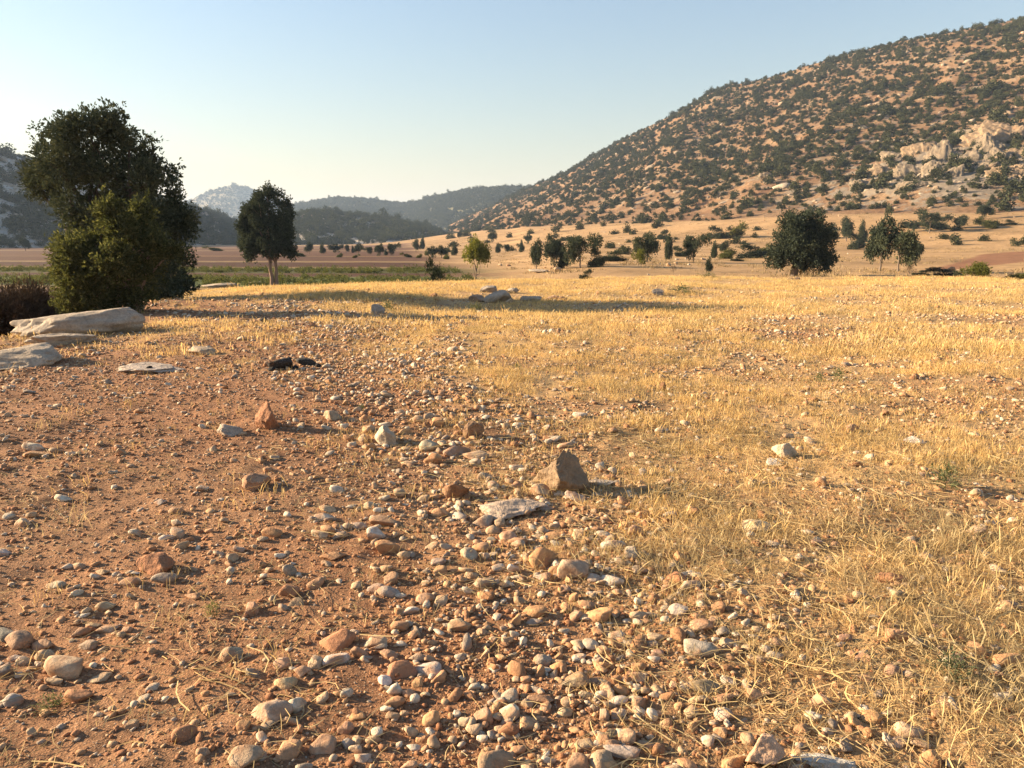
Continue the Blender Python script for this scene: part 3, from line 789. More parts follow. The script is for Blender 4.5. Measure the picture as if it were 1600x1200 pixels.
# trees at the foot of the long hillside
for px, by, ty, w, fm, lab in ((1322, 377, 342, 26, 'round0', 'dark upright tree behind the lone round juniper on its right'), (1346, 381, 346, 20, 'cone0', 'slim tree left behind the pair of junipers'), (1332, 390, 367, 20, 'bush0', 'low dark tree between the lone round juniper and the pair'),
                               (1425, 362, 345, 20, 'round1', 'small dark tree above the right tree of the pair'), (1452, 364, 333, 28, 'round2', 'tallest tree of the thicket at the top of the pasture'), (1474, 358, 340, 26, 'bush0', 'bush in the middle of the thicket at the top of the pasture'),
                               (1500, 357, 338, 28, 'round0', 'round tree at the right of the thicket at the top of the pasture'), (1537, 342, 318, 22, 'round1', 'lone round tree on the slope above the ploughed patch'), (1585, 328, 302, 40, 'round2', 'broad dark tree at the right edge on the slope'),
                               (1545, 356, 340, 26, 'bush1', 'green bush above the ploughed patch'), (1575, 352, 345, 18, 'bush0', 'flat dark bush at the right edge above the ploughed patch'), (1147, 372, 349, 30, 'bush1', 'big green bush on the lower slope left of the lone round juniper'),
                               (1119, 373, 357, 24, 'bush0', 'dark bush next to the big green bush on the lower slope'), (1036, 374, 362, 18, 'bush0', 'dark bush on the lower slope above the slim juniper')):
    stand(px, by, ty, w, fm, 'bush' if 'bush' in fm else 'juniper_tree', lab, 'bush' if 'bush' in fm else 'tree')
# ------------------------------------------------------------------ scatter by geometry nodes (uncountable stuff)
def templates(name, meshes):
    c = bpy.data.collections.new(name)
    for k, me in enumerate(meshes):
        c.objects.link(bpy.data.objects.new('%s_%02d' % (name, k), me))
    return c

def scatter(name, P, rot, scl, idx, coll, label, mat=None):
    me = bpy.data.meshes.new(name)
    me.vertices.add(len(P)); me.vertices.foreach_set('co', np.asarray(P, np.float32).ravel())
    me.attributes.new('rot', 'FLOAT_VECTOR', 'POINT').data.foreach_set('vector', np.asarray(rot, np.float32).ravel())
    me.attributes.new('scl', 'FLOAT_VECTOR', 'POINT').data.foreach_set('vector', np.asarray(scl, np.float32).ravel())
    me.attributes.new('idx', 'INT', 'POINT').data.foreach_set('value', np.asarray(idx, np.int32))
    if mat: me.materials.append(mat)
    o = link(name, me)
    tag(o, label, kind='stuff')
    ng = bpy.data.node_groups.new(name + '_scatter', 'GeometryNodeTree')
    ng.interface.new_socket('Geometry', in_out='INPUT', socket_type='NodeSocketGeometry')
    ng.interface.new_socket('Geometry', in_out='OUTPUT', socket_type='NodeSocketGeometry')
    gi = ng.nodes.new('NodeGroupInput'); go = ng.nodes.new('NodeGroupOutput')
    ci = ng.nodes.new('GeometryNodeCollectionInfo'); ci.inputs['Collection'].default_value = coll
    ci.inputs['Separate Children'].default_value = True; ci.inputs['Reset Children'].default_value = True
    ip = ng.nodes.new('GeometryNodeInstanceOnPoints'); ip.inputs['Pick Instance'].default_value = True
    def att(nm, ty):
        a = ng.nodes.new('GeometryNodeInputNamedAttribute'); a.data_type = ty; a.inputs['Name'].default_value = nm
        return a.outputs['Attribute']
    e2r = ng.nodes.new('FunctionNodeEulerToRotation')
    L = ng.links
    L.new(gi.outputs[0], ip.inputs['Points']); L.new(ci.outputs[0], ip.inputs['Instance'])
    L.new(att('idx', 'INT'), ip.inputs['Instance Index'])
    L.new(att('rot', 'FLOAT_VECTOR'), e2r.inputs[0]); L.new(e2r.outputs[0], ip.inputs['Rotation'])
    L.new(att('scl', 'FLOAT_VECTOR'), ip.inputs['Scale'])
    L.new(ip.outputs[0], go.inputs[0])
    mo = o.modifiers.new('scatter', 'NODES'); mo.node_group = ng
    return o

def wedge(n, r0, r1, half=40.0, power=2.0):
    """random points over the ground in view and a little beside it; power 2 = even per square metre, less = denser nearby"""
    u = rng.random(n)
    r = (r0 ** power + u * (r1 ** power - r0 ** power)) ** (1 / power)
    a = np.radians(rng.uniform(-half, half, n))
    return r * np.sin(a), r * np.cos(a)

# ------------------------------------------------------------------ bushes and rocks on the hills
def scrub_mesh(k):
    r = np.random.default_rng(400 + k)
    lob = [(r.normal() * 0.22, r.normal() * 0.22, 0.36 + r.normal() * 0.12, 0.27 * r.uniform(.7, 1.2), 0.27 * r.uniform(.7, 1.2), 0.28 * r.uniform(.7, 1.2)) for _ in range(5)]
    me = crown_mesh('scrub_bush', lob, 260, 3, 0.15, 0.06, M['scrub'], 410 + k, hole=0.12, shell=0.5)
    return me
SCRUB = [scrub_mesh(k) for k in range(6)]

def hill_dens(Q):
    px, py, _ = project(Q)
    n = fbm(Q[:, 0] / 26, Q[:, 1] / 26, octs=3, seed=131)
    d = 0.42 + 0.30 * n
    low = sstep(250, 345, py - 0.02 * (px - 1200))          # open grass at the foot
    d = d * (1 - 0.72 * low) * (1 - 0.8 * sstep(320, 350, py) * sstep(900, 1250, px))
    d = d * (1 + 0.5 * sstep(1150, 850, px))
    return np.clip(d, 0.02, 1)
Q = hill_r.sample(52000, hill_dens)
size = rng.lognormal(math.log(1.5), 0.48, len(Q)).clip(0.8, 5.5)
px, py, fz = project(Q)
inview = (px > -20) & (px < 1620) & (py > -20) & (py < 420)
appar = np.where(inview, size / fz, 0)
order = np.argsort(-appar)
top, rest = order[:290], order[290:]
def zone_of(x, y):
    if y > 322: return ('scrubby bush on the open grass at the foot of the hillside', 'bushes at the hillside foot') if x > 1180 else ('dark bush on the pale lower slope left of the lone round juniper', 'bushes on the pale lower slope')
    if x > 1400 and y > 185: return ('dark bush growing among the pale cliffs of the hillside', 'bushes among the cliffs')
    if x > 1180 and y > 240: return ('dark bush on the rocky slope left of the pale cliffs', 'bushes left of the cliffs')
    if x > 1180: return ('dark bush on the high slope above the pale cliffs', 'bushes above the cliffs')
    if x > 980: return ('dark bush on the middle of the long hillside', 'bushes on the middle hillside')
    return ('dark bush on the descending left end of the long hillside', 'bushes on the left end of the hillside')
def nth(k):
    if k < 20: return ORD[k]
    t = ('twenty', 'thirty', 'forty', 'fifty')[(k + 1) // 10 - 2]
    return {'twenty': 'twentieth', 'thirty': 'thirtieth', 'forty': 'fortieth', 'fifty': 'fiftieth'}[t] if (k + 1) % 10 == 0 else t + '-' + ORD[(k + 1) % 10 - 1]
HL = [(1575, 215, 'the tallest cliff'), (1470, 245, 'the upright pale pillar'), (1420, 272, 'the low left cliff'), (1378, 268, 'the small broken crag'), (1350, 287, 'the leftmost low outcrop'), (1340, 66, 'the ridge top rock band'), (1450, 82, 'the high pale rock patch'),
      (1492, 66, 'the orange-lit rock'), (1100, 142, 'the rocky ridge knob'), (1200, 275, 'the flat pale outcrop'), (1250, 330, 'the lone round juniper'), (1383, 345, 'the pair of junipers'), (1475, 340, 'the thicket above the pasture'), (1147, 360, 'the big green bush'),
      (1011, 366, 'the broad juniper'), (880, 369, 'the middle juniper clump'), (769, 362, 'the round tree below the pale slope'), (1537, 320, 'the lone tree above the ploughed patch')]
hb = {}
for i in top:
    lab, grp = zone_of(px[i], py[i])
    s_ = size[i]
    o = link('bush', SCRUB[rng.integers(6)], Q[i] - np.array([0, 0, 0.15 * s_ * 0.3]), rot=(0, 0, rng.uniform(0, 6.28)), scale=(s_ * rng.uniform(.9, 1.25), s_ * rng.uniform(.9, 1.25), s_ * rng.uniform(.75, 1.1)))
    tag(o, lab, 'bush', grp)
    lx, ly, ln = min(HL, key=lambda q: (q[0] - px[i]) ** 2 + (q[1] - py[i]) ** 2)
    dx, dy = px[i] - lx, py[i] - ly
    rel = ('right of' if dx > 0 else 'left of') if abs(dx) > abs(dy) else ('below' if dy > 0 else 'above')
    hb.setdefault((rel, ln), []).append((math.hypot(dx, dy), o))
for (rel, ln), lst in hb.items():
    lst.sort(key=lambda t: t[0])
    for k, (_, o) in enumerate(lst):
        o['label'] = 'dark hillside bush %s %s' % (rel, ln) if len(lst) == 1 else 'dark hillside bush %s %s, %s of %d outward' % (rel, ln, nth(k), len(lst))
pb = {}
spots = [(x_, y_) for x_, y_ in zip(rng.uniform(690, 1200, 46), rng.uniform(352, 398, 46))] + [(x_, y_) for x_, y_ in zip(rng.uniform(1290, 1600, 18), rng.uniform(348, 392, 18))]
PL = HL[10:] + [(743, 400, 'the small flat-topped tree'), (1083, 390, 'the juniper with a visible trunk'), (690, 395, 'the right end of the tree row'), (815, 385, 'the slim dark tree')]
for x_, y_ in spots:
    p = on_ground(x_, y_)
    if math.hypot(p[0], p[1]) > 560: continue
    if -seg_dist(p[0], p[1], FOOT) > 4: continue
    s_ = float(project(p)[2][0]) / FX * rng.uniform(7, 15)
    o = link('bush', SCRUB[rng.integers(6)], p - np.array([0, 0, 0.08 * s_]), rot=(0, 0, rng.uniform(0, 6.28)), scale=(s_ * rng.uniform(.9, 1.4), s_ * rng.uniform(.9, 1.3), s_ * rng.uniform(.6, 1.1)))
    tag(o, None, 'bush', 'bushes on the dry pasture')
    lx, ly, ln = min(PL, key=lambda q: (q[0] - x_) ** 2 + (q[1] - y_) ** 2)
    dx, dy = x_ - lx, y_ - ly
    rel = ('right of' if dx > 0 else 'left of') if abs(dx) > abs(dy) else ('below' if dy > 0 else 'above')
    pb.setdefault((rel, ln), []).append((math.hypot(dx, dy), o))
for (rel, ln), lst in pb.items():
    lst.sort(key=lambda t: t[0])
    for k, (_, o) in enumerate(lst):
        o['label'] = 'small bush on the dry pasture %s %s' % (rel, ln) if len(lst) == 1 else 'small pasture bush %s %s, %s of %d outward' % (rel, ln, nth(k), len(lst))
ctpl = templates('scrub', SCRUB)
def scrub_scatter(name, Q, size, label):
    n = len(Q)
    rot = np.zeros((n, 3)); rot[:, 2] = rng.uniform(0, 6.28, n)
    scl = size[:, None] * np.stack([rng.uniform(.9, 1.25, n), rng.uniform(.9, 1.25, n), rng.uniform(.75, 1.1, n)], 1)
    P = Q.copy(); P[:, 2] -= 0.05 * size
    scatter(name, P, rot, scl, rng.integers(0, 6, n), ctpl, label)
scrub_scatter('hillside_scrub', Q[rest], size[rest], 'dark scrub dotted thickly over the long hillside')
for hl, n, dn, s0, nm, lab in ((hill_l, 5200, 0.40, 4.2, 'hill_left_scrub', 'dark scrub over the shaded grey hill'), (hill_m, 3600, 0.5, 3.8, 'hill_low_scrub', 'dark scrub over the low hill'), (hill_f, 16000, 0.8, 5.0, 'hill_far_scrub', 'woodland over the hazy ridge'), (mount, 9000, 0.6, 6.5, 'mountain_scrub', 'scrub over the far blue mountain')):
    q = hl.sample(n, lambda Q: np.clip(dn + 0.6 * fbm(Q[:, 0] / (s0 * 8), Q[:, 1] / (s0 * 8), octs=3, seed=141), 0.03, 1))
    scrub_scatter(nm, q, rng.lognormal(math.log(s0), 0.3, len(q)), lab)

def cut_stone(seed, sub, cuts=9, rough=0.08, lo=0.5, hi=0.85, dims=(1, 1, 1), ns=1.6, flute=0.0):
    """a stone: a ball broken by random flat faces, then worn"""
    r = np.random.default_rng(seed)
    V, F = ico(sub); V = V.copy()
    for _ in range(cuts):
        n = r.normal(size=3); n /= np.linalg.norm(n); d = r.uniform(lo, hi)
        e = V @ n - d
        V -= np.where(e > 0, e * 0.93, 0)[:, None] * n
    rad = 1 + rough * fbm(V[:, 0] * ns + seed, V[:, 1] * ns, V[:, 2] * ns * (0.35 if flute else 1.0), octs=5, seed=seed, gain=0.58)
    if flute:
        rad = rad - flute * np.abs(fbm(V[:, 0] * 3 + seed, V[:, 1] * 3, V[:, 2] * 0.7, octs=4, seed=seed + 3))
        rad = rad + 0.16 * (vnoise(V[:, 2] * 6.5 + seed, V[:, 0] * 0.8, seed=seed + 5) - 0.5)      # bedding ledges
    V = V * rad[:, None]
    ext = np.abs(V).max(0)
    return V / ext * np.array(dims) * 0.5, F

# pale limestone cliffs let into the hillside
def cliff(px, py, wpx, hpx, seed, label, col=(0.56, 0.46, 0.34), sub=5):
    p = hill_r.hit(px, py + hpx * 0.1)
    if p is None: return
    dd = math.hypot(p[0], p[1]); w, h = wpx * dd / FX, hpx * dd / FX
    V, F = cut_stone(seed, sub, 18, 0.34, 0.45, 0.85, (w * 1.25, w * 0.36, h * 1.12), 4.2, 0.45)
    me = mk_mesh('cliff', V, F, M['cliff'], False)
    o = link('cliff', me, p + np.array([p[0], p[1], 0]) / dd * w * 0.13, rot=(R(-42), 0, math.atan2(-p[0], p[1]) + rng.uniform(-0.3, 0.3)))
    o.color = (*col, 1)
    tag(o, label, 'cliff', 'limestone cliffs on the hillside')
for k, (x, y, w, h, lab) in enumerate((
    (1575, 215, 90, 90, 'tallest pale cliff of the hillside, at the right picture edge'), (1540, 232, 60, 70, 'pale cliff face just left of the tallest cliff'), (1470, 245, 34, 86, 'upright pale rock pillar in the middle of the cliffs'),
    (1448, 232, 52, 50, 'rounded pale cliff left of the upright pillar'), (1420, 272, 40, 50, 'low pale cliff at the left end of the cliff band'), (1490, 272, 28, 44, 'small pale crag right below the upright pillar'),
    (1378, 268, 36, 30, 'small broken crag left of the cliff band'), (1535, 262, 48, 44, 'pale crag below the cliff face'), (1350, 287, 34, 22, 'low pale outcrop farthest left of the cliffs'), (1340, 66, 26, 10, 'small pale rock band near the ridge top'),
    (1365, 79, 22, 10, 'pale rock patch just right of the ridge top rock band'), (1450, 82, 30, 10, 'pale rock patch high on the slope under the ridge'), (1492, 66, 24, 12, 'orange-lit rock high under the ridge'), (1100, 142, 22, 14, 'rocky knob on the ridge line where the slope steepens'), (1122, 152, 16, 12, 'pale rock below the rocky knob on the ridge'), (1425, 80, 12, 8, 'tiny rock patch between those under the ridge'), (1200, 275, 30, 12, 'flat pale outcrop on the middle slope'), (1310, 285, 20, 12, 'little crag above the lone round juniper'), (1545, 200, 34, 30, 'pale cliff top under the dark bushes'), (1512, 250, 40, 50, 'grey crag between the upright pillar and the cliff face'), (1435, 290, 50, 24, 'broken ledge along the foot of the left cliffs'), (1575, 272, 50, 30, 'broken ledge at the right edge under the tallest cliff'), (1500, 212, 40, 26, 'grey ledge above the upright pillar'), (1400, 245, 34, 26, 'grey ledge above the small broken crag'), (1590, 240, 44, 60, 'grey cliff cut by the right picture edge'), (1555, 248, 30, 50, 'narrow grey buttress under the tallest cliff'), (1455, 268, 26, 50, 'narrow buttress left below the upright pillar'))):
    cliff(x, y, w, h, 500 + k, lab, (0.25, 0.18, 0.115) if k % 3 == 0 else (0.215, 0.17, 0.12), 6 if w > 45 else 5)
rocks_t = []
for k in range(6):
    V, F = cut_stone(560 + k, 2, 8, 0.2, 0.45, 0.85, (1, 0.8, 0.7))
    m_ = mat_stone('outcrop_limestone', False, [(0.0, (0.30, 0.24, 0.175)), (0.4, (0.25, 0.195, 0.14)), (0.75, (0.34, 0.285, 0.22))], 0.35, 0.5) if k == 0 else rocks_t[0].materials[0]
    rocks_t.append(mk_mesh('outcrop_rock', V, F, m_, False))
rock_c = templates('outcrop', rocks_t)
def rock_dens(Q):
    px, py, _ = project(Q)
    return np.clip(0.12 + 0.9 * right_rock(Q) * 4 + 0.5 * fbm(Q[:, 0] / 18, Q[:, 1] / 18, octs=3, seed=151), 0.01, 1)
q = hill_r.sample(11000, rock_dens); n = len(q)
scatter('hillside_rocks', q - np.array([0, 0, 0.25]), np.stack([rng.normal(0, .3, n), rng.normal(0, .3, n), rng.uniform(0, 6.28, n)], 1),
        rng.lognormal(math.log(1.7), 0.5, n)[:, None].clip(0.5, 6) * np.stack([rng.uniform(.8, 1.6, n), rng.uniform(.8, 1.3, n), rng.uniform(.5, 1, n)], 1), rng.integers(0, 6, n), rock_c, 'pale limestone rubble strewn over the hillside')
for hl, n0, nm, lab in ((hill_l, 7000, 'hill_left_rocks', 'grey limestone rubble over the shaded hill'), (hill_m, 4200, 'hill_low_rocks', 'pale limestone rubble over the low hill')):
    q = hl.sample(n0, lambda Q: np.clip(0.6 + 0.6 * fbm(Q[:, 0] / 20, Q[:, 1] / 20, octs=3, seed=155), 0.03, 1)); n = len(q)
    scatter(nm, q - np.array([0, 0, 0.25]), np.stack([rng.normal(0, .3, n), rng.normal(0, .3, n), rng.uniform(0, 6.28, n)], 1),
            rng.lognormal(math.log(2.1), 0.45, n)[:, None].clip(0.5, 6) * np.stack([rng.uniform(.8, 1.6, n), rng.uniform(.8, 1.3, n), rng.uniform(.5, 1, n)], 1), rng.integers(0, 6, n), rock_c, lab)

# ------------------------------------------------------------------ big rocks and slabs on the rise
def rock(px, py, wpx, hpx, seed, label, color, name='rock', cat='rock', sub=4, flat=None, depth=0.8, sink=0.3, cuts=8, rough=0.16, rz=None, mat='slab', tilt=(0, 0), group=None, lift=0.0, taper=0.0):
    p = on_ground(px, py + hpx * 0.30)
    dd = float(np.linalg.norm(p - CAM)); w = wpx * dd / FX
    el = math.asin((CAM[2] - p[2]) / dd)
    dp = w * depth
    h = flat * w if flat else max(0.25 * w, (hpx * dd / FX - dp * 0.8 * math.sin(el)) / math.cos(el))
    if name == 'flat_rock': V, F = cut_stone(seed, max(sub, 5), cuts + 6, rough + 0.13, 0.40, 0.85, (w * 1.1, dp * 1.1, h * (1 + sink)), 3.2)
    else: V, F = cut_stone(seed, sub, cuts + 3, rough + 0.06, 0.35, 0.8, (w, dp, h * (1 + sink)), 2.2)
    if taper: V[:, :2] *= (1 - taper * (V[:, 2:3] / np.abs(V[:, 2]).max() + 0.3).clip(0, 2))
    me = mk_mesh(name, V, F, M[mat], name == 'flat_rock')
    o = link(name, me, p + np.array([0, 0, h * (1 + sink) / 2 - h * sink + lift]), rot=(R(tilt[0]), R(tilt[1]), rz if rz is not None else rng.uniform(-0.4, 0.4)))
    o.color = (*color, 1)
    tag(o, label, cat, group)
    return o
GREY, PALE, TAN, RUST = (0.36, 0.295, 0.225), (0.40, 0.32, 0.235), (0.46, 0.35, 0.24), (0.36, 0.19, 0.10)
rock(140, 506, 168, 46, 601, 'long pale limestone slab at the foot of the olive-green shrub', GREY, 'flat_rock', sub=5, flat=0.26, depth=0.5, rough=0.08, rz=R(28), cuts=5)
rock(40, 553, 130, 56, 602, 'broad pale limestone slab at the left picture edge', PALE, 'flat_rock', sub=5, flat=0.2, depth=0.75, rough=0.08, rz=R(30), cuts=5)
rock(92, 529, 84, 26, 627, 'low pale rock joining the two limestone slabs at the left', GREY, 'flat_rock', flat=0.16, depth=0.6, rz=R(30))
for k_, (x_, y_, lab) in enumerate(((462, 574, 'black charred bit between the two sooty rocks'), (497, 571, 'black charred bit right of the two sooty rocks'), (452, 562, 'black charred bit behind the left sooty rock'), (425, 577, 'black charred bit left of the two sooty rocks'))):
    rock(x_, y_, 11, 7, 650 + k_, lab, (0.03, 0.027, 0.025), 'charred_bit', 'charcoal', sub=2)
rock(213, 480, 25, 17, 603, 'small round boulder at the upper end of the long pale slab', TAN, 'boulder', depth=0.8)
rock(188, 486, 34, 10, 604, 'flat pale rock joining the small boulder to the long slab', GREY, 'flat_rock', flat=0.2)
rock(345, 446, 60, 10, 605, 'flat pale slab beyond the olive-green shrub', PALE, 'flat_rock', flat=0.12, depth=0.5)
rock(300, 452, 44, 9, 606, 'pale flat rock at the right foot of the olive-green shrub', GREY, 'flat_rock', flat=0.14, depth=0.5)
rock(400, 442, 34, 6, 607, 'thin pale slab near the pale-stemmed juniper', PALE, 'flat_rock', flat=0.12, depth=0.5)
rock(240, 571, 100, 26, 608, 'flat buried grey rock with charred ends on the red soil', (0.36, 0.30, 0.25), 'flat_rock', flat=0.10, depth=0.6)
rock(312, 549, 44, 14, 609, 'half-buried rock behind the flat buried grey rock', TAN, 'rock', depth=0.7)
rock(440, 570, 40, 20, 610, 'soot-blackened rock, left of the two charred ones', (0.045, 0.04, 0.038), 'rock', sub=3, depth=0.7, cuts=10)
rock(482, 566, 36, 14, 611, 'soot-blackened rock, right of the two charred ones', (0.05, 0.045, 0.04), 'rock', sub=3, depth=0.6, cuts=10)
rock(232, 577, 14, 10, 612, 'black charred lump at the near end of the flat buried rock', (0.03, 0.027, 0.025), 'rock', sub=3)
rock(305, 549, 14, 12, 613, 'black charred lump beside the half-buried rock', (0.03, 0.027, 0.025), 'rock', sub=3)
rock(413, 502, 14, 10, 614, 'small black rock among the far stones', (0.06, 0.05, 0.045), 'rock', sub=3)
rock(590, 486, 24, 18, 615, 'grey rounded boulder at the far end of the stone band', (0.33, 0.29, 0.25), 'boulder')
rock(776, 466, 46, 22, 616, 'largest pale rock of the small outcrop in the golden grass', GREY, 'rock')
rock(764, 453, 30, 12, 617, 'dark rock at the back of the small outcrop', (0.27, 0.23, 0.19), 'rock')
rock(800, 455, 20, 9, 618, 'dark rock at the top right of the small outcrop', (0.27, 0.23, 0.19), 'rock')
rock(830, 468, 34, 14, 619, 'pale rock at the right end of the small outcrop', GREY, 'rock')
rock(797, 472, 16, 12, 620, 'orange stone at the foot of the small outcrop', TAN, 'rock')
rock(870, 467, 40, 10, 621, 'low brown rock trailing right of the small outcrop', (0.33, 0.22, 0.15), 'rock')
rock(745, 467, 26, 12, 622, 'low brown rock left of the small outcrop', (0.33, 0.22, 0.15), 'rock')
rock(1030, 458, 26, 11, 623, 'dark grey rock in the golden grass right of the outcrop', (0.26, 0.22, 0.18), 'rock')
rock(1241, 437, 24, 9, 624, 'dark boulder at the foot of the lone round juniper', (0.24, 0.19, 0.15), 'boulder', depth=0.9)
rock(677, 462, 12, 7, 625, 'small brown rock in the grass left of the outcrop', RUST, 'rock')
rock(845, 424, 40, 6, 626, 'pale flat rock on the brow below the middle juniper clump', PALE, 'flat_rock', flat=0.14)
rock(884, 737, 98, 76, 630, 'big dark angular boulder leaning at the head of the stones', (0.25, 0.175, 0.11), 'boulder', sub=5, depth=0.85, cuts=14, rough=0.3, tilt=(0, 10), taper=0.42)
rock(940, 752, 44, 17, 631, 'flat grey slab in the shade right of the big angular boulder', (0.38, 0.32, 0.26), 'flat_rock', flat=0.14)
rock(796, 788, 112, 52, 632, 'flat whitish slab lying left below the big angular boulder', (0.40, 0.31, 0.235), 'flat_rock', sub=5, flat=0.17, depth=0.6, cuts=10)
rock(710, 766, 46, 38, 633, 'dark rusty rock left of the flat whitish slab', (0.27, 0.15, 0.085), 'rock', cuts=11, rough=0.25)
rock(605, 683, 46, 34, 634, 'pale blocky rock at the upper left of the stone band', (0.48, 0.39, 0.28), 'rock', cuts=10)
rock(738, 671, 38, 36, 635, 'dark round rock above the lichen-yellow block', (0.32, 0.2, 0.12), 'rock', rough=0.2)
rock(398, 752, 48, 32, 636, 'brown hump of rock on the bare red soil', (0.34, 0.2, 0.12), 'rock')
rock(420, 655, 40, 44, 637, 'tall crumbling clod of red earth at the mid left', (0.29, 0.14, 0.075), 'earth_clod', 'clod', cuts=10, rough=0.3)
rock(358, 671, 40, 22, 638, 'grey rock with grass growing round it, left of the red clod', (0.40, 0.32, 0.25), 'rock')
rock(247, 880, 60, 32, 639, 'rusty earth mound behind the dry tuft at the left', (0.30, 0.14, 0.07), 'earth_clod', 'clod', rough=0.25)
rock(1200, 1170, 78, 66, 640, 'big rust and white wedge of rock at the bottom edge', (0.46, 0.30, 0.20), 'rock', sub=5, cuts=12, depth=0.7, tilt=(8, 6))
rock(1292, 1188, 84, 34, 641, 'smooth grey slab slanting out of the bottom edge', (0.47, 0.43, 0.37), 'flat_rock', sub=4, flat=0.16, depth=0.42, rz=R(-24), cuts=9)
rock(1228, 704, 42, 28, 642, 'pale pointed rock in the golden grass at the right', (0.52, 0.41, 0.28), 'rock')
rock(1208, 722, 32, 18, 643, 'grey rock in front of the pale pointed rock', (0.45, 0.38, 0.3), 'rock')
rock(1426, 688, 34, 12, 644, 'white flat rock shining in the grass at the right', (0.62, 0.55, 0.46), 'rock', flat=0.25)
rock(1182, 823, 50, 18, 645, 'long pale rock lying in the grass right of the stones', (0.52, 0.41, 0.27), 'rock', flat=0.28)
rock(1035, 606, 10, 16, 646, 'small dark upright stone standing in the grass', (0.2, 0.11, 0.06), 'rock', sub=3, flat=1.4)

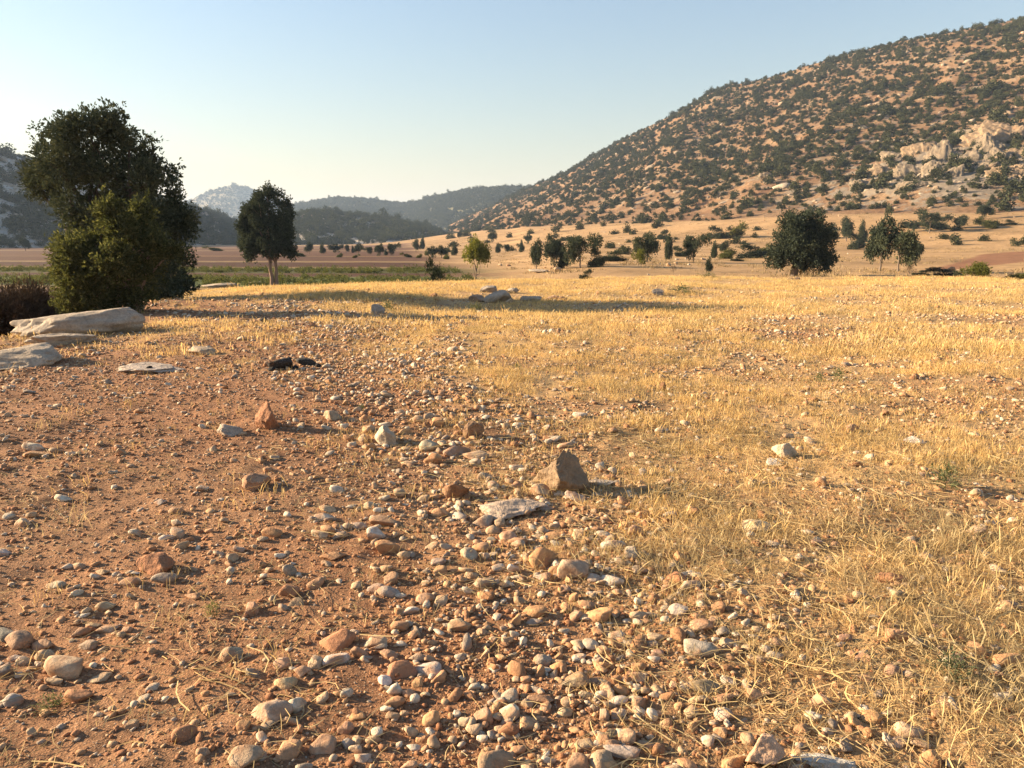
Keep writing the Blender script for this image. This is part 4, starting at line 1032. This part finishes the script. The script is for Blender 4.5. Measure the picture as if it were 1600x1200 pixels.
# ------------------------------------------------------------------ the stones one can pick out, as seen: x, y, width, height (photo pixels), colour
CW = {'W': ((0.56, 0.475, 0.37), 'whitish'), 'G': ((0.40, 0.335, 0.255), 'pale grey'), 'B': ((0.25, 0.215, 0.18), 'dark grey'), 'T': ((0.44, 0.325, 0.21), 'tan'),
      'O': ((0.47, 0.275, 0.14), 'orange-tan'), 'R': ((0.36, 0.18, 0.095), 'rust-red'), 'P': ((0.42, 0.265, 0.17), 'pinkish'), 'N': ((0.33, 0.25, 0.165), 'brown')}
S = '''105 1037 45 40 T|121 1083 37 28 R|85 1063 24 10 T|153 1059 30 13 T|224 1092 18 14 G|207 1131 17 13 T|22 1092 23 20 G|3 1098 14 14 T|4 1047 24 24 B|20 1028 20 12 G|39 1032 19 14 T|70 1022 20 18 T|12 990 24 22 B|30 997 30 28 P|62 1007 32 22 P|139 1007 22 14 T
166 946 24 14 T|145 976 20 13 T|167 982 26 12 T|195 984 18 12 P|125 986 25 16 P|362 1019 27 26 G|394 1048 20 18 G|390 950 22 26 P|381 1132 20 20 O|385 1177 42 38 T|284 1145 30 26 R|321 1171 22 15 T|303 929 24 14 P|203 908 27 18 T|309 993 14 12 G|321 1020 13 8 W
88 913 24 12 G|120 925 16 12 G|142 907 14 12 T|257 901 32 20 G|452 921 25 22 R|443 947 16 16 N|463 938 22 20 N|525 1028 38 22 W|525 998 48 38 R|448 1062 32 30 T|445 1035 28 22 P|472 1046 22 20 P|497 1033 24 22 T|425 1112 56 44 T|462 1100 28 26 W|457 1124 24 22 T
466 1138 13 14 O|506 1162 35 30 T|544 1160 17 17 G|557 1168 20 18 T|568 1180 22 20 G|452 1196 16 10 B|472 1198 25 12 G|560 1118 24 16 O|540 1136 20 22 P|561 1133 13 13 P|613 1116 19 13 T|629 1119 12 11 T|617 1095 28 20 O|639 1081 21 20 P|604 1076 18 12 G|600 1062 20 18 W
625 1040 44 40 R|564 1017 26 26 P|585 1000 33 22 G|592 1009 24 9 G|607 1020 26 16 P|652 1024 26 18 T|670 1028 16 14 P|669 1043 44 26 W|688 1056 24 24 O|653 1065 16 16 O|642 953 24 14 W|625 953 20 18 O|643 942 16 13 O|665 933 26 22 P|636 972 17 13 G|718 974 32 26 T|754 987 18 14 T
607 922 30 20 G|588 918 24 16 G|757 908 32 20 T|760 927 27 21 O|785 912 24 14 G|760 1020 18 16 T|770 1032 15 18 R|771 1044 17 12 W|674 1120 22 26 O|712 1113 14 13 W|727 1125 20 16 T|755 1117 26 24 P|791 1113 36 28 W|756 1135 13 11 G|750 1143 15 14 G|768 1147 20 18 G|795 1139 26 28 R
768 1190 52 48 T|782 1095 18 18 G|797 1085 24 26 G|640 1195 22 18 P|580 1195 14 12 P|661 1153 20 14 O|836 954 35 23 O|830 935 14 10 W|812 936 20 22 N|881 919 18 15 B|808 967 20 22 O|836 971 24 13 B|935 960 48 28 O|901 960 20 22 P|886 945 20 18 O|897 932 16 20 O|882 933 14 12 P
920 942 30 20 P|946 908 27 13 T|969 925 22 14 P|1001 938 18 13 W|1060 951 28 23 W|997 960 28 20 T|1036 940 20 16 O|1055 902 28 24 R|1043 919 17 20 P|1079 912 28 20 G|1090 976 37 23 P|1113 970 16 14 P|1123 949 23 20 O|1089 938 22 14 O|1098 930 18 15 P|1162 925 16 16 T|1135 1002 18 18 G
1120 1011 22 13 T|1152 990 18 14 G|961 992 27 20 G|978 1004 24 14 G|1017 1006 22 14 B|1006 995 16 12 P|1009 1019 13 11 P|1028 1020 20 14 P|849 1029 26 22 G|873 1025 18 14 O|905 1026 22 15 T|904 1013 16 14 G|871 1040 22 18 O|844 1047 20 22 O|898 1060 38 28 N|930 1064 26 16 P
945 1013 18 18 T|943 1038 20 22 O|997 1040 20 16 O|992 1058 30 19 T|966 1059 22 16 O|970 1076 22 18 O|997 1076 20 18 G|1021 1083 16 14 W|943 1083 29 18 W|917 1083 24 15 T|964 1095 31 17 W|997 1097 19 22 P|847 1088 38 20 P|825 1071 22 14 T|824 1097 16 16 T|883 1110 20 17 T
941 1115 19 22 G|925 1107 13 14 G|963 1117 16 18 G|1026 1115 16 12 P|1128 1115 28 24 W|1083 1131 24 18 O|1127 1141 20 20 P|1177 1083 20 24 P|1130 1090 32 18 P|1098 1068 44 28 N|1050 1068 14 14 P|957 1144 27 17 N|981 1150 28 26 P|939 1154 24 20 T|916 1162 30 22 T|955 1160 20 14 N
974 1175 50 24 G|903 1190 32 28 P|922 1180 22 14 T|945 1193 46 30 O|825 1127 26 24 P|845 1122 16 14 P|802 1110 12 20 G|1145 1187 38 24 O|1218 1003 26 18 P|1211 1023 22 18 G|1223 922 18 12 O|1294 938 23 13 O|1343 929 20 14 T|1338 946 12 14 W|1351 950 12 10 W|1367 963 18 10 G
1376 935 22 12 N|1407 928 26 20 N|1451 923 16 11 G|1400 990 32 24 O|1433 1004 27 17 T|1469 980 18 13 W|1523 1014 26 22 O|1488 1030 34 18 G|1567 1055 22 18 P|1575 1030 40 26 O|1568 947 20 18 T|1585 945 24 12 P|1320 995 20 14 P|1338 989 14 11 G|1348 1024 20 16 P|1332 1020 12 16 P
1394 1048 24 20 P|1353 1058 26 12 N|1379 1063 18 9 W|1280 1095 26 22 P|1336 1127 18 17 O|1362 1120 26 24 O|1256 1140 24 22 O|1296 1141 18 13 G|1420 1140 36 26 T|1447 1142 16 10 O|1400 1158 30 14 T|1433 1158 28 16 T|1391 1180 12 12 T|1406 1180 14 12 T|1458 1187 28 36 O|1467 1115 24 14 O
1473 1093 18 14 G|1568 1087 24 14 W|1515 1160 14 8 P|1525 1196 34 16 O|52 698 26 14 W|57 710 32 10 O|98 777 26 14 W|38 817 20 14 T|191 705 12 15 T|279 736 17 10 T|316 762 17 12 W|251 784 18 11 W|275 797 18 13 T|275 816 16 13 W|280 831 20 20 G|262 838 22 12 W|287 851 20 17 T|304 848 17 10 T
6 863 18 14 W|106 884 17 11 G|123 884 20 13 G|160 893 20 10 T|362 871 16 16 T|342 863 18 10 T|373 857 16 12 G|680 658 26 20 O|670 695 28 22 G|712 703 50 24 P|742 710 42 20 T|676 716 26 22 O|679 730 13 9 W|757 743 20 16 G|773 762 18 12 G|578 790 20 16 G|508 807 30 16 W|510 795 26 9 T
534 823 26 11 W|530 835 22 16 T|560 820 24 15 G|587 831 28 26 W|500 833 26 16 G|605 851 37 30 O|602 812 48 22 P|521 867 37 17 O|512 879 18 14 T|425 830 28 20 O|520 647 26 22 N|510 656 13 8 W|572 653 18 16 O|749 645 16 9 W|731 864 27 24 W|758 868 14 13 G|754 881 13 12 W|779 885 20 16 G
736 896 22 18 T|688 890 22 16 O|700 853 22 16 G|680 876 30 14 G|748 845 16 14 G|767 841 16 12 W|792 838 28 22 P|755 813 34 22 G|790 820 16 10 W|689 800 26 20 O|692 813 13 10 W|602 887 22 16 P|612 903 24 20 P|450 890 20 22 N|903 775 37 22 W|843 765 30 25 T|895 787 17 10 W|852 793 26 9 W
882 695 26 10 T|806 757 22 16 N|957 850 37 26 W|985 862 22 24 G|1017 843 27 14 O|940 839 20 10 O|976 820 18 14 O|994 828 24 22 P|909 832 26 24 T|860 835 25 18 O|868 821 22 13 T|848 866 42 44 O|895 885 46 44 T|870 890 24 22 O|849 899 26 20 G|930 900 26 20 G|1000 888 27 14 G|810 848 20 16 G
803 885 18 22 W|807 901 20 14 W|1088 896 22 12 W|1065 870 20 24 O|1050 803 18 12 W|1080 797 20 18 O|1006 803 20 18 O|1083 775 18 14 G|1039 754 24 12 T|1020 737 14 14 T|1230 681 20 10 T|1243 636 18 8 T|1369 729 15 11 O|1330 668 24 18 P|1530 681 24 9 T|1467 763 16 12 O|1553 816 26 10 W|1525 830 28 20 T
1268 885 20 14 P|1445 868 22 14 T|1510 871 28 14 O|1392 902 36 20 R|1560 894 20 16 T|1275 846 20 14 P|1450 777 14 8 T'''
stones = []
for tok in S.replace('\n', '|').split('|'):
    a = tok.split(); stones.append((float(a[0]), float(a[1]), float(a[2]), float(a[3]), a[4]))
stones.sort(key=lambda s: -s[2] * s[3])
stones = stones[:312]
STONE_T = []
SHAPE = []
for k in range(18):
    kind = ('rounded', 'angular', 'blocky', 'angular')[k % 4]
    c_, lo, hi, rg = {'rounded': (9, 0.55, 0.85, 0.16), 'angular': (12, 0.36, 0.74, 0.17), 'blocky': (9, 0.45, 0.75, 0.15)}[kind]
    V, F = cut_stone(700 + k, 3, c_, rg, lo, hi, (1, 1, 1), 2.2)
    STONE_T.append(mk_mesh('stone', V, F, M['stone'], kind == 'rounded')); SHAPE.append(kind)
land = []                  # the largest stones name the places of the smaller ones round them
seen = {}
pend = []
for i, (x, y, w, h, c) in enumerate(stones):
    k = int(rng.integers(18))
    shape = SHAPE[k]
    p = on_ground(x, y + 0.28 * h)
    dd = float(np.linalg.norm(p - CAM)); ww = w * dd / FX
    el = math.asin((CAM[2] - p[2]) / dd)
    ar = h / w
    dp = ww * min(1.0, max(0.6, ar * 1.05))
    hh = float(np.clip((h * dd / FX - dp * 0.75 * math.sin(el)) / math.cos(el), 0.32 * ww, 0.95 * ww)) * 1.15
    col, cn = CW[c]
    jit = 1 + 0.10 * rng.normal()
    o = link('stone', STONE_T[k], p + np.array([0, 0, hh * 0.14]), rot=(rng.normal() * 0.12, rng.normal() * 0.12, rng.choice([0, math.pi]) + rng.normal() * 0.25), scale=(ww * 1.16, dp * 1.1, hh * 1.08))
    o.color = (col[0] * jit, col[1] * jit * rng.uniform(.96, 1.04), col[2] * jit * rng.uniform(.93, 1.07), 1)
    o['category'] = 'stone'; o['group'] = 'loose stones on the red soil'
    sz = 'large' if w * h > 800 else ('small' if w * h < 300 else 'mid-sized')
    pend.append((o, x, y, w, h, cn, shape, sz))
# landmarks already described above: rocks with a label of their own
LM = [(884, 737, 'the big angular boulder'), (796, 790, 'the flat whitish slab'), (1200, 1170, 'the rust and white wedge'), (1292, 1188, 'the slanting grey slab'), (605, 683, 'the pale blocky rock'), (398, 752, 'the brown rock hump'),
      (247, 880, 'the rusty earth mound'), (1228, 704, 'the pale pointed rock'), (1182, 823, 'the long pale rock'), (710, 766, 'the dark rusty rock'), (738, 671, 'the dark round rock'), (1426, 688, 'the white flat rock')]
UNI = {(1060, 951): ('white block-shaped stone', 'bright white block-shaped stone in the lower middle right'), (525, 1028): ('white-fronted block', 'white-fronted block under a rusty clod at the lower left middle'), (105, 1037): ('tan slab-like stone', 'large tan slab-like stone on bare soil at the lower left'),
       (121, 1083): ('rust-red stone', 'rust-red stone just below the tan slab-like stone'), (362, 1019): ('lone grey ball', 'lone pale grey round stone on bare soil at the lower left'), (506, 1162): ('round tan cobble', 'round tan cobble near the bottom edge, left of the middle'),
       (425, 1112): ('big tan angular stone', 'big tan angular stone with a white wedge on it at the lower left'), (768, 1190): ('big tan stone at the edge', 'big tan stone at the bottom edge in the middle'), (935, 960): ('broad orange cobble', 'broad flat orange-tan cobble in the lower middle'),
       (848, 866): ('upright orange stone', 'upright orange-tan stone in the thick of the stones'), (895, 885): ('big two-toned stone', 'big tan and rust stone right of the upright orange one'), (1400, 990): ('orange wedge in the grass', 'orange-tan wedge-shaped stone in the grass at the lower right'),
       (1568, 1087): ('white stone near the right edge', 'white stone near the right picture edge at the bottom'), (1420, 1140): ('tan wedge', 'tan wedge-shaped stone at the bottom right'), (605, 851): ('orange block', 'orange-tan block at the left of the stone band'), (587, 831): ('pale teardrop stone', 'pale teardrop-shaped stone above the orange block'),
       (957, 850): ('white-topped stone', 'white-topped rounded stone right of the upright orange stone'), (625, 1040): ('rusty brown lump', 'rusty brown lump left of the long whitish stone'), (669, 1043): ('long whitish stone', 'long whitish stone in the lower middle left'), (974, 1175): ('long grey cobble', 'long grey cobble near the bottom edge'),
       (1098, 1068): ('flat brown stone', 'flat brown stone half hidden by grass in the lower middle right'), (257, 901): ('grey wedge', 'pale grey wedge below the rusty earth mound'), (1128, 1115): ('white hump', 'whitish hump-shaped stone above the rust and white wedge'), (1525, 830): ('tan block in the grass', 'tan block in the golden grass at the right edge')}
for (o, x, y, w, h, cn, shape, sz) in pend:
    if (x, y) in UNI:
        o['label'] = UNI[(x, y)][1]; LM.append((x, y, 'the ' + UNI[(x, y)][0]))
buckets = {}
for (o, x, y, w, h, cn, shape, sz) in pend:
    if (x, y) in UNI: continue
    lx, ly, ln = min(LM, key=lambda q: (q[0] - x) ** 2 + (q[1] - y) ** 2)
    dx, dy = x - lx, y - ly
    rel = ('right of' if dx > 0 else 'left of') if abs(dx) > abs(dy) else ('below' if dy > 0 else 'above')
    buckets.setdefault((cn, rel, ln), []).append((math.hypot(dx, dy), o, shape, sz))
for (cn, rel, ln), lst in buckets.items():
    lst.sort(key=lambda t: t[0])
    for k, (_, o, shape, sz) in enumerate(lst):
        o['label'] = '%s %s %s stone %s %s' % (sz, cn, shape, rel, ln) if len(lst) == 1 else '%s %s stone %s %s, %s of %d outward' % (sz, cn, rel, ln, ORD[k], len(lst))

# ------------------------------------------------------------------ countless smaller stones, gravel, crumbs
small_t = []
for k in range(10):
    V, F = cut_stone(800 + k, 2, (8, 12, 10)[k % 3], 0.18, 0.4, 0.8, (1, 0.85, 0.62), 2.0)
    small_t.append(mk_mesh('small_stone', V, F, M['stones'], k % 3 == 0))
small_c = templates('small_stone', small_t)
grav_t = []
for k in range(6):
    V, F = cut_stone(830 + k, 1, 6, 0.15, 0.5, 0.85, (1, 0.85, 0.65), 1.5)
    grav_t.append(mk_mesh('gravel_grain', V, F, M['gravel'], False))
grav_c = templates('gravel_grain', grav_t)

def lay(name, x, y, size, coll, nk, label, sink=0.12):
    n = len(x); z = H(x, y)
    rot = np.stack([rng.normal(0, .22, n), rng.normal(0, .22, n), rng.uniform(0, 6.28, n)], 1)
    scl = size[:, None] * np.stack([rng.uniform(.85, 1.35, n), rng.uniform(.8, 1.15, n), rng.uniform(.65, 1.15, n)], 1)
    return scatter(name, np.stack([x, y, z + size * sink], 1), rot, scl, rng.integers(0, nk, n), coll, label)
# stones of 2 to 7 cm
x, y = wedge(98000, 1.4, 34, 52, 1.25)
k = rng.random(len(x)) < stony(x, y) * (1 - 0.3 * grassy(x, y) * sstep(6, 10, y)) * sstep(36, 16, y)
x, y = x[k], y[k]
sz = rng.lognormal(math.log(0.030), 0.42, len(x)).clip(0.012, 0.09) * (1 + 0.045 * np.hypot(x, y).clip(0, 20))
sz = np.where(np.hypot(x, y) < 4.2, sz.clip(0, 0.05), sz)
lay('small_stones', x, y, sz, small_c, 10, 'countless small limestone pieces strewn over the red soil')
# rubble along the stony band
x, y = wedge(11500, 1.5, 20, 50, 1.3)
e = np.abs(x - 0.25 * sstep(4.5, 2.5, y) - np.interp(y, STY, STX))
k = rng.random(len(x)) < np.exp(-(e / (0.55 + 0.1 * y)) ** 2) * (0.35 + 0.9 * vnoise(x / 0.7, y / 0.7, seed=91)) * 0.8
x, y = x[k], y[k]
sz = rng.lognormal(math.log(0.052), 0.3, len(x)).clip(0.03, 0.1) * (1 + 0.03 * y)
lay('rubble', x, y, sz, small_c, 10, 'angular limestone rubble packed along the middle of the rise')
# gravel and crumbs of earth
x, y = wedge(275000, 1.3, 16, 55, 1.0)
k = rng.random(len(x)) < (0.35 + 0.65 * stony(x, y)) * (1 - 0.6 * grassy(x, y))
x, y = x[k], y[k]
sz = rng.lognormal(math.log(0.0085), 0.5, len(x)).clip(0.003, 0.03) * (1 + 0.10 * np.hypot(x, y))
lay('gravel', x, y, sz, grav_c, 6, 'fine gravel and crumbs of red earth', 0.1)

# ------------------------------------------------------------------ dry grass
def tuft(seed, nb, h, spread, w, mat, lean=0.35, heads=0.5):
    """upright dry stalks, some with seed heads"""
    r = np.random.default_rng(seed); parts = []
    for b in range(nb):
        a = r.uniform(0, 6.28); q = spread * math.sqrt(r.random())
        base = np.array([q * math.cos(a), q * math.sin(a), -0.01])
        hh = h * r.uniform(0.45, 1.15); ld = r.normal(size=2) * lean * hh
        t = np.array([0, 0.4, 0.75, 1.0])
        P = base[None] + np.stack([ld[0] * t ** 1.8, ld[1] * t ** 1.8, hh * t * (1 - 0.12 * t)], 1)
        an = r.uniform(0, 3.14); wv_ = np.array([math.cos(an), math.sin(an), 0])
        ws = w * np.array([1.0, 0.85, 0.65, 0.15])
        if r.random() < heads: ws = w * np.array([0.7, 0.6, 1.7, 0.4])
        V = np.concatenate([P - wv_ * ws[:, None], P + wv_ * ws[:, None]])
        parts.append((V, np.array([[0, 1, 5, 4], [1, 2, 6, 5], [2, 3, 7, 6]])))
    V, F = joinVF(parts)
    return mk_mesh('grass_tuft', V, F, mat)
near_t = [tuft(900 + k, 9, 0.085, 0.055, 0.0009, M['straw_dull'], 0.5) for k in range(6)]
mid_t = [tuft(920 + k, 20, 0.070, 0.12, 0.0011, M['straw'], 0.32) for k in range(6)]
far_t = [tuft(940 + k, 32, 0.10, 0.24, 0.0026, M['straw'], 0.3) for k in range(6)]
near_c, mid_c, far_c = templates('near_tuft', near_t), templates('mid_tuft', mid_t), templates('far_tuft', far_t)
def grass(name, x, y, coll, label, s0=1.0):
    n = len(x)
    rot = np.stack([rng.normal(0, .1, n), rng.normal(0, .1, n), rng.uniform(0, 6.28, n)], 1)
    s = s0 * rng.lognormal(0, 0.26, n) * (0.8 + 0.4 * vnoise(x / 1.1, y / 1.1, seed=77))
    scatter(name, np.stack([x, y, H(x, y)], 1), rot, np.stack([s, s, s * rng.uniform(.8, 1.2, n)], 1), rng.integers(0, 6, n), coll, label)
x, y = wedge(17500, 1.4, 5.2, 58, 1.7)
gd = grassy(x, y); pn = vnoise(x / 0.35, y / 0.35, seed=78)
k = rng.random(len(x)) < (0.05 + 0.75 * gd) * sstep(0.42, 0.85, pn + 0.25 * gd) * 0.85
grass('wispy_grass', x[k], y[k], near_c, 'thin wispy dry grass among the near stones')
x, y = wedge(36000, 2.4, 14, 52, 1.7)
gd = grassy(x, y); pn = vnoise(x / 0.5, y / 0.5, seed=79)
k = rng.random(len(x)) < (0.03 + 0.97 * gd ** 1.3) * sstep(0.25, 0.8, 0.6 * pn + 0.4 * vnoise(x / 0.17, y / 0.17, seed=84)) * sstep(2.2, 5.0, y + 0.25 * x)
grass('dry_grass', x[k], y[k], mid_c, 'golden dry grass covering the right of the rise')
x, y = wedge(56000, 12, 52, 46, 1.6)
sdp = seg_dist(x, y, BROW)
k = (rng.random(len(x)) < (0.05 + 0.95 * grassy(x, y) ** 1.2) * (0.12 + 0.88 * sstep(0.25, 0.7, vnoise(x / 1.3, y / 1.3, seed=80)))) & (sdp < 9)
grass('far_dry_grass', x[k], y[k], far_c, 'golden dry grass running up to the brow', 0.95)
# coarse tussocks and stones over the pasture beyond the brow
def off_plough(x, y):
    ins = np.ones(len(x), bool)
    for k_ in range(4):
        a_, b_ = P4[k_], P4[(k_ + 1) % 4]
        sg = np.sign((b_[0] - a_[0]) * (cy - a_[1]) - (b_[1] - a_[1]) * (cx - a_[0]))
        ins &= sg * ((b_[0] - a_[0]) * (y - a_[1]) - (b_[1] - a_[1]) * (x - a_[0])) > 0
    return ~ins
x = rng.uniform(-40, 330, 30000); y = rng.uniform(32, 420, 30000)
k = (rng.random(len(x)) < sstep(0.42, 0.75, vnoise(x / 9, y / 9, seed=85)) * 0.75 * sstep(430, 60, np.hypot(x, y)) + 0.04) & (np.abs(np.arctan2(x, y)) < 0.8) & off_plough(x, y) & (seg_dist(x, y, BROW) > 14) & (x + 0.15 * (y - 60) > 4) & (-seg_dist(x, y, FOOT) < 6)
x, y = x[k], y[k]
grass('pasture_tussocks', x, y, templates('tussock', [tuft(1000 + q_, 34, 0.24, 0.8, 0.014, M['tussock'], 0.5) for q_ in range(6)]), 'coarse dry tussocks over the pasture below the hillside', 1.0)
x = rng.uniform(-10, 330, 9000); y = rng.uniform(40, 420, 9000)
k = (rng.random(len(x)) < 0.5 * sstep(0.5, 0.8, vnoise(x / 13, y / 13, seed=86)) + 0.03) & (np.abs(np.arctan2(x, y)) < 0.8) & off_plough(x, y) & (seg_dist(x, y, BROW) > 8) & (x + 0.15 * (y - 60) > 4) & (-seg_dist(x, y, FOOT) < 6)
lay('pasture_stones', x[k], y[k], rng.lognormal(math.log(0.33), 0.5, int(k.sum())).clip(0.1, 1.2), small_c, 10, 'pale stones scattered over the pasture below the hillside')
# flattened straw
def litter_mesh(seed):
    r = np.random.default_rng(seed); parts = []
    for b in range(9):
        L = r.uniform(0.05, 0.16); a = r.uniform(0, 6.28); c = r.normal(size=2) * 0.06
        t = np.linspace(-0.5, 0.5, 4); dv = np.array([math.cos(a), math.sin(a)]); nv = np.array([-dv[1], dv[0]])
        bend = r.normal() * 0.25 * L
        P = np.stack([c[0] + dv[0] * t * L + nv[0] * bend * t ** 2 * 4, c[1] + dv[1] * t * L + nv[1] * bend * t ** 2 * 4, 0.008 + 0.012 * r.random() + 0.012 * r.normal() * t], 1)
        wv_ = np.array([nv[0], nv[1], 0.5]) * 0.0011
        parts.append((np.concatenate([P - wv_, P + wv_]), np.array([[0, 1, 5, 4], [1, 2, 6, 5], [2, 3, 7, 6]])))
    V, F = joinVF(parts)
    return mk_mesh('straw_litter', V, F, M['straw_dull'])
lit_c = templates('straw_litter', [litter_mesh(960 + k) for k in range(6)])
x, y = wedge(7200, 1.4, 7, 58, 1.5)
k = rng.random(len(x)) < 0.10 + 0.8 * grassy(x, y)
grass('straw_litter', x[k], y[k], lit_c, 'flattened straw lying between the stones')

# green and grey weeds one can pick out
wl = [(0, 0, 0.5, 0.4, 0.4, 0.4), (0.2, 0, 0.35, 0.35, 0.35, 0.3), (-0.2, 0.1, 0.35, 0.3, 0.3, 0.3)]
weed_m = crown_mesh('weed', wl, 150, 3, 0.22, 0.03, M['weed'], 970, up=0.8, hole=0.0, shell=0.1)
for px_, py_, w_, h_, lab in ((1310, 590, 18, 14, 'green weed clump in the golden grass, right of the middle'), (1280, 592, 12, 10, 'smaller green weed left of the green clump in the grass'), (1480, 752, 30, 24, 'grey-green weed in the grass at the right'), (808, 574, 14, 8, 'small green weed beyond the stone band'),
                              (566, 638, 10, 7, 'tiny green sprig left of the stone band'), (85, 1102, 26, 16, 'grey-green sprig on the bare soil at the lower left'), (332, 952, 22, 12, 'grey sprig on the bare soil left of the stones'), (1485, 1045, 40, 24, 'green wisp of weed by the grey stone at the lower right'),
                              (745, 483, 20, 10, 'dark green cushion below the small outcrop'), (1066, 455, 34, 9, 'dark green mat in the grass right of the outcrop'), (608, 483, 18, 14, 'grey-green cushion beside the far grey boulder'), (1108, 432, 22, 6, 'flat grey-green mat on the brow')):
    p = on_ground(px_, py_ + h_ * 0.4); dd = float(np.linalg.norm(p - CAM))
    tag(link('weed', weed_m, p, rot=(0, 0, rng.uniform(0, 6)), scale=(w_ * dd / FX, w_ * dd / FX, h_ * dd / FX * 1.1)), lab, 'weed')
# dry tufts standing alone on the bare soil
for px_, py_, s_, lab in ((236, 912, 1.5, 'dry tuft growing in front of the rusty earth mound'), (75, 938, 1.4, 'dry tuft on the soil near the left picture edge'), (405, 1040, 1.5, 'dry tuft right of the lone pale grey round stone'), (300, 1140, 1.1, 'wispy tuft beside the half-buried rust stone near the bottom'),
                          (640, 770, 1.3, 'golden tuft left of the dark rusty rock'), (110, 800, 1.1, 'golden tuft on the bare soil at the left'), (340, 825, 1.1, 'golden tuft by the pale stones at the left'), (265, 765, 1.0, 'thin golden tuft on the bare soil, mid left')):
    p = on_ground(px_, py_)
    tag(link('grass_tuft', mid_t[rng.integers(6)], p, rot=(0, 0, rng.uniform(0, 6)), scale=(s_ * 0.7, s_ * 0.7, s_)), lab, 'grass tuft')

# crop rows on the green strip and stubble beyond
crop_t = [crown_mesh('crop_plant', [(0, 0, 0.12, 0.22, 0.22, 0.12)], 90, 2, 0.14, 0.04, M['crop'], 980 + k, up=0.6, hole=0.0, shell=0.1) for k in range(3)]
crop_c = templates('crop_plant', crop_t)
xs, ys = [], []
for a, b in ((59, 73), (83, 95)):
    yy = a
    while yy < b:
        xx = rng.uniform(-75, 16, 90); xs.append(xx); ys.append(yy - 0.07 * xx + rng.normal(0, 0.12, 90)); yy += 1.1
x, y = np.concatenate(xs), np.concatenate(ys)
k = (x + 0.15 * (y - 60) < -2) & (seg_dist(x, y, BROW) > 6); x, y = x[k], y[k]; n = len(x)
s = rng.uniform(0.5, 1.0, n)
scatter('green_crop', np.stack([x, y, H(x, y)], 1), np.stack([np.zeros(n), np.zeros(n), rng.uniform(0, 6.28, n)], 1), np.stack([s, s, s], 1), rng.integers(0, 3, n), crop_c, 'low green crop growing in strips on the plain')

# ------------------------------------------------------------------ haze over the valley
hm, nt, _, L = new_mat('valley_haze')
pv = N(nt, 'ShaderNodeVolumePrincipled')
pv.inputs['Color'].default_value = (0.55, 0.72, 0.97, 1)
pv.inputs['Density'].default_value = 0.00013
pv.inputs['Anisotropy'].default_value = 0.1
ho = N(nt, 'ShaderNodeOutputMaterial'); L.new(pv.outputs[0], ho.inputs['Volume'])
bx0, bx1, by0, by1, bz0, bz1 = -15000, 15000, -15000, 15000, -60, 330
V = [(x, y, z) for x in (bx0, bx1) for y in (by0, by1) for z in (bz0, bz1)]
F = [(0, 1, 3, 2), (4, 6, 7, 5), (0, 4, 5, 1), (2, 3, 7, 6), (0, 2, 6, 4), (1, 5, 7, 3)]
tag(link('haze', mk_mesh('haze', V, F, hm)), 'thin evening haze filling the valley', kind='stuff')
